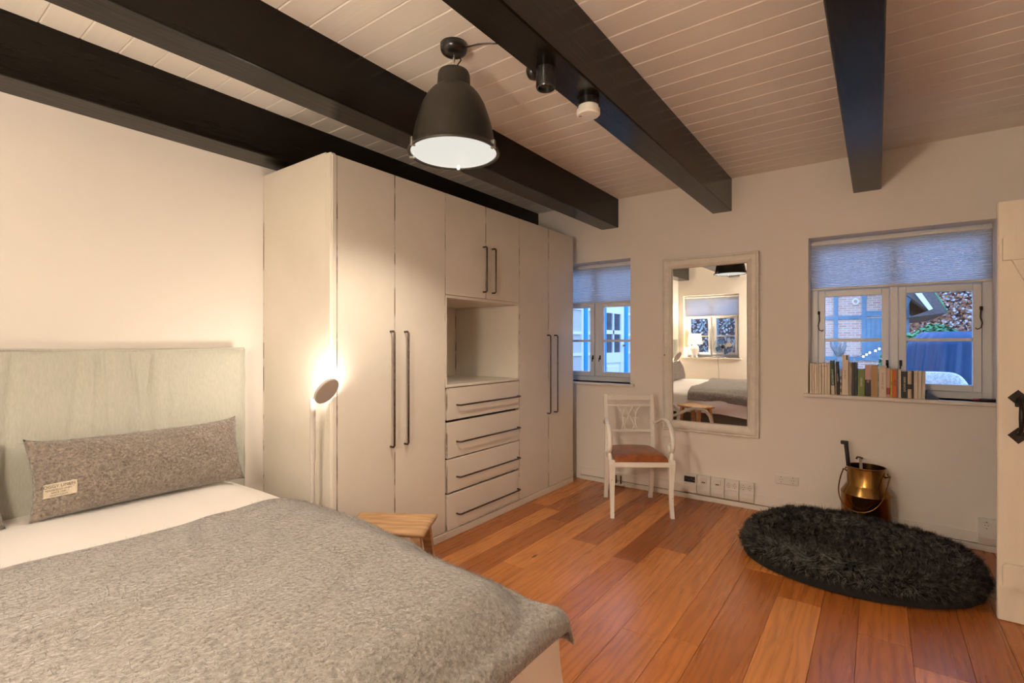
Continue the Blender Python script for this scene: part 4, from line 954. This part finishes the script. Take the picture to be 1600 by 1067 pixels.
o = struct('ground', B(-30, 30, 4.56, 40, -.16, -.1), M['ground']); o = struct('ground', B(-30, 30, -30, YR-.25, -.16, -.1), M['ground'])
struct('roof', B(XL-.4, XR+1.6, YR-.55, YW+.7, ZC+.12, ZC+.2), M['thatch'])
# half-timbered barn across the yard
t = thing('barn', 'half-timbered brick barn seen through the window with books', 'building', (-2, 14, -.1))
obj('infill', B(-3.4, .50, 14.0, 17.8, -.1, 3.4), M['brick'], t)
for x0, x1 in ((-3.4, -3.3), (-2.2, -2.1), (-1.35, -1.25), (-.82, -.735), (-.275, -.195), (.505, .575)): obj('timber_post', B(x0, x1, 13.95, 14.05, .92, 3.3), M['timber'], t)
for z0, z1, x0, x1 in ((1.855, 1.935, -3.4, -.195), (1.905, 2.03, -.195, .51), (.90, .99, -3.4, .51), (2.62, 2.72, -3.4, .51)): obj('timber_rail', B(x0, x1, 13.96, 14.04, z0, z1), M['timber'], t)
dm = obj('barn_door', B(-.195, .505, 13.97, 14.0, .98, 1.87), M['timber'], t)
for k in range(8): obj('board', B(-.19+.087*k, -.19+.087*k+.078, 13.950, 13.972, .985, 1.865), M['timber'], dm)
tt = bmn()
tube(tt, [(-.394+.052*math.cos(a), 13.94, 2.252+.058*math.sin(a)) for a in np.linspace(0, 2*PI, 25)], .017, 8, caps=False); obj('ring_ornament', tt, M['extwhite'], t, smooth=True)
# thatched gable overhang
g = obj('gable_panel', prism(bmn(), [(.36, 2.02), (.50, 2.02), (.62, 2.3), (.62, 2.55), (.36, 2.75)], 13.55, 13.60, 'y'), M['timber'], t)
obj('bargeboard', prism(bmn(), [(.60, 2.40), (.86, 1.97), (.925, 2.00), (.70, 2.42)], 13.28, 13.34, 'y'), M['extwhite'], t)
obj('thatch', prism(bmn(), [(-2.7, 5.2), (.88, 1.97), (.50, 1.83), (1.155, 1.91), (1.05, 2.12), (.95, 2.34), (.45, 3.1), (-2.7, 5.9)], 13.35, 18, 'y'), M['thatch'], t)
obj('moss_edge', tube(bmn(), [(.93, 13.4, 2.36), (1.06, 13.4, 2.13), (1.16, 13.4, 1.92)], [.03, .022, .01], 8), M['leafg'], t)
# leaf covered hedges and bushes
def leaf_mesh(name, pos, nrm, size, m):
    n = len(pos); a = np.cross(nrm, rng.normal(size=(n, 3))); a /= np.linalg.norm(a, axis=1)[:, None]+1e-9; b = np.cross(nrm, a); s = (size*(.6+.8*rng.random(n)))[:, None]
    V = np.stack([pos-a*s, pos-b*s*.55, pos+a*s, pos+b*s*.55], 1).reshape(-1, 3)
    me = bpy.data.meshes.new(name); me.from_pydata(V.tolist(), [], np.arange(n*4).reshape(-1, 4).tolist()); me.materials.append(m); return me
def rn(n): v = rng.normal(size=(n, 3)); return v/np.linalg.norm(v, axis=1)[:, None]
t = thing('beech_hedge', 'tall hedge of rust-brown autumn leaves behind the barn roof', 'hedge', (3.0, 19, -.1))
obj('core', B(.7, 9, 19.3, 20.3, -.1, 5.2, .1), M['leafd'], t)
n = 42000; pos = np.stack([rng.uniform(.6, 6.5, n), 19.25-rng.random(n)*.5, rng.uniform(.5, 5.4, n)], 1)
o = obj('leaves', leaf_mesh('leaves', pos-np.array(t.location), rn(n)+np.array([0, -.8, .3]), .05, M['leafr']), None, t); o['kind'] = 'stuff'
o = obj('pale_leaves', leaf_mesh('pale_leaves', pos[:15000]-np.array(t.location)+np.array([.03, -.15, .02]), rn(15000)+np.array([0, -.6, .6]), .038, M['rattan']), None, t); o['kind'] = 'stuff'
def bush(label, c, r, n, m, size=.035, name='bush'):
    t = thing(name, label, 'bush', (c[0], c[1], -.1)); d = rn(n)*np.array(r)*(.9+.14*rng.random(n))[:, None]; p = np.array(c)+d; d0 = rn(10)
    bm = bmn(); bmesh.ops.create_icosphere(bm, subdivisions=3, radius=1, matrix=Matrix.Translation(c) @ Matrix.Diagonal((r[0]*.88, r[1]*.88, r[2]*.88, 1))); obj('core', bm, M['leafd'], t)
    k = p[:, 2] > -.1; o = obj('leaves', leaf_mesh('leaves', p[k]-np.array(t.location), d[k]/np.linalg.norm(d[k], axis=1)[:, None]+rn(k.sum())*.6, size, m), None, t); o['kind'] = 'stuff'; return t
bush('rounded green clipped bush rising behind the blue cover', (.74, 10.2, .66), (.52, .5, .90), 9000, M['leafg'])
bush('low green shrub left of the blue cover', (.30, 8.8, .62), (.30, .3, .80), 5000, M['leafg'])
# blue garden cover
t = tag(obj('garden_cover', None, None) if False else thing('garden_cover', None, None, (.74, 7.6, -.1)), 'deep blue draped garden furniture cover outside the window', 'cover')
na_, nh = 120, 30; P = np.zeros((na_, nh, 3))
for i in range(na_):
    a = 2*PI*i/na_
    for j in range(nh):
        s = j/(nh-1); r_ = .40+.16*s**1.2+.040*math.sin(a*22+s*4)*s**.5+.05*math.sin(a*6+1+s*3)*s; zz = 1.42-1.5*s
        if j == 0: r_ = .02; zz = 1.435
        elif j == 1: r_ = .30; zz = 1.43
        P[i, j] = (math.cos(a)*r_*1.05, math.sin(a)*r_*.8, zz+.1)
obj('cloth', grid_mesh('cloth', P, M['tarp'], closed_u=True), None, t)
# rattan armchair
t = thing('rattan_chair', 'white rattan garden chair below the blue cover', 'chair', (.50, 6.3, -.1))
bm = bmn(); pts = [(.50+.19*math.cos(a), 6.3+.16*math.sin(a)*1.0+.0, .93+.03*math.sin(a)) for a in np.linspace(0, PI, 20)]
P = np.zeros((24, 14, 3))
for i in range(24):
    a = PI*i/23
    for j in range(14): s = j/13; P[i, j] = (.46+(.20+.02*s)*math.cos(a)*1.0, 6.33+.16*math.sin(a), .45+(.545-.10*abs(math.cos(a))**6)*s)
me = grid_mesh('backrest', P-np.array((.5, 6.3, -.1)), M['rattan']); o = obj('backrest', me, None, t); o.modifiers.new('s', 'SOLIDIFY').thickness = .03
obj('rim', tube(bmn(), [tuple(p) for p in P[:, -1]], .022, 8), M['rattan'], t, smooth=True)
obj('seat', B(.33, .67, 6.05, 6.48, .30, .42, .03, 2), M['rattan'], t)
for a in (.35, .65):
    for b in (6.08, 6.44): obj('leg', tube(bmn(), [(a, b, -.1), (a, b, .32)], .018, 8), M['rattan'], t)
# pollarded little tree
t = thing('pollard_tree', 'bare forked little tree in front of the barn', 'tree', (-.40, 8, -.1))
o = obj('trunk', tube(bmn(), [(-.40, 8, -.1), (-.395, 8, .6), (-.405, 8, .98), (-.40, 8, 1.12)], [.05, .04, .036, .04], 10), M['bark'], t, smooth=True)
for pts in ([(-.40, 8, 1.10), (-.44, 8, 1.18), (-.485, 8, 1.25), (-.50, 8, 1.33)], [(-.40, 8, 1.10), (-.37, 8, 1.19), (-.345, 8, 1.26), (-.34, 8, 1.34)], [(-.40, 8, 1.12), (-.415, 8, 1.24), (-.40, 8.02, 1.30)]): obj('branch', tube(bmn(), pts, [.032, .026, .024, .014][:len(pts)], 8), M['bark'], t, smooth=True)
# string of bulbs
t = thing('string_lights', 'short string of warm glowing bulbs in front of the barn door', 'string lights', (-.07, 10, 1.1))
bp_ = [(-.30, 1.05), (-.178, 1.08), (-.135, 1.112), (-.093, 1.144), (-.017, 1.176), (.033, 1.207), (.15, 1.30)]
obj('wire', tube(bmn(), [(a, 10, b+.02) for a, b in bp_], .004, 6), M['black'], t)
for a, b in bp_[1:-1]: bm = bmn(); bmesh.ops.create_icosphere(bm, subdivisions=2, radius=.016, matrix=Matrix.Translation((a, 10, b))); obj('bulb', bm, M['bulb'], t, smooth=True)
obj('post', tube(bmn(), [(-.30, 10, -.1), (-.30, 10, 1.08)], .012, 8), M['bark'], t); obj('post', tube(bmn(), [(.15, 10, -.1), (.15, 10, 1.34)], .012, 8), M['bark'], t)
# white and blue house wing to the left: its facade faces +x
XH = -3.8; t = thing('garden_house', 'white house wing with bright blue posts and glazed door outside small window', 'building', (-5, 9, -.1))
obj('wall', B(-8, XH-.06, 5.2, 12.8, -.1, 3.2), M['extcream'], t)
for y0, y1 in ((5.6, 5.75), (7.158, 7.267), (7.90, 7.955), (8.771, 8.889), (10.2, 10.32)): obj('post', B(XH-.06, XH+.02, y0, y1, -.1, 2.7), M['bluepost'], t)
obj('eave_board', B(XH-.08, XH+.05, 5.2, 12.8, 2.5, 2.75), M['extwhite'], t)
def ext_window(y0, y1, z0=.55, z1=2.3):
    w = bmn(); f_ = .055
    box(w, XH-.06, XH, y0, y0+f_, z0, z1); box(w, XH-.06, XH, y1-f_, y1, z0, z1); box(w, XH-.06, XH, y0+f_, y1-f_, z0, z0+f_); box(w, XH-.06, XH, y0+f_, y1-f_, z1-f_, z1)
    o = obj('window_frame', w, M['extwhite'], t)
    for z_ in (1.12, 1.46, 1.85): obj('glazing_bar', B(XH-.05, XH-.005, y0+f_, y1-f_, z_-.022, z_+.022), M['extwhite'], o)
    obj('pane', B(XH-.05, XH-.03, y0+f_, y1-f_, z0+f_, z1-f_), M['extcream'], o)
ext_window(6.2, 7.158); ext_window(7.267, 7.90); ext_window(8.889, 10.2); ext_window(5.75, 6.2)
obj('base_wall', B(XH-.06, XH+.01, 5.2, 7.158, -.1, .55), M['extwhite'], t)
dr = obj('glazed_door', B(XH-.07, XH-.045, 7.955, 8.771, -.1, 2.3), M['extwhite'], t)
w = bmn(); box(w, XH-.05, XH-.01, 7.955, 8.02, -.1, 2.3); box(w, XH-.05, XH-.01, 8.63, 8.771, -.1, 2.3); box(w, XH-.05, XH-.01, 8.02, 8.63, 1.83, 2.3); box(w, XH-.05, XH-.01, 8.02, 8.63, .95, 1.13); box(w, XH-.05, XH-.01, 8.02, 8.63, -.1, .18)
box(w, XH-.05, XH-.01, 8.285, 8.335, 1.13, 1.83); box(w, XH-.05, XH-.01, 8.02, 8.63, 1.46, 1.53); box(w, XH-.045, XH-.02, 8.08, 8.57, .24, .89, .006); obj('rails', w, M['extwhite'], dr)
for y0, y1 in ((8.02, 8.285), (8.335, 8.63)):
    for z0, z1 in ((1.13, 1.46), (1.53, 1.83)): obj('pane', B(XH-.044, XH-.036, y0, y1, z0, z1), M['extglass'], dr)
obj('handle', tube(bmn(), [(XH-.01, 8.72, 1.26), (XH+.04, 8.72, 1.26), (XH+.04, 8.63, 1.25)], .012, 8), M['brass'], dr, smooth=True)
# garden behind the rear window
bush('large pale shrub outside the mirrored rear window', (-3.6, -5.6, 1.3), (1.3, .8, 1.9), 9000, M['leafd2'], .035)
bush('dark shrub outside the mirrored rear window beside the pale one', (-.75, -5.6, 1.2), (1.3, .8, 1.9), 8000, M['leafd2'], .035)
t = thing('bare_tree', 'dark bare branching tree outside the mirrored rear window', 'tree', (-3.1, -4, -.1))
obj('trunk', tube(bmn(), [(-3.1, -4, -.1), (-3.05, -4, 1.4), (-3.0, -4, 3.2)], [.07, .055, .03], 8), M['bark'], t, smooth=True)
for k in range(9):
    z_ = 1.2+k*.2; s = 1 if k % 2 else -1; obj('branch', tube(bmn(), [(-3.05, -4, z_), (-3.05+s*.25, -4.05, z_+.25), (-3.05+s*(.4+.05*k), -4, z_+.6)], [.025, .018, .008], 6), M['bark'], t, smooth=True)
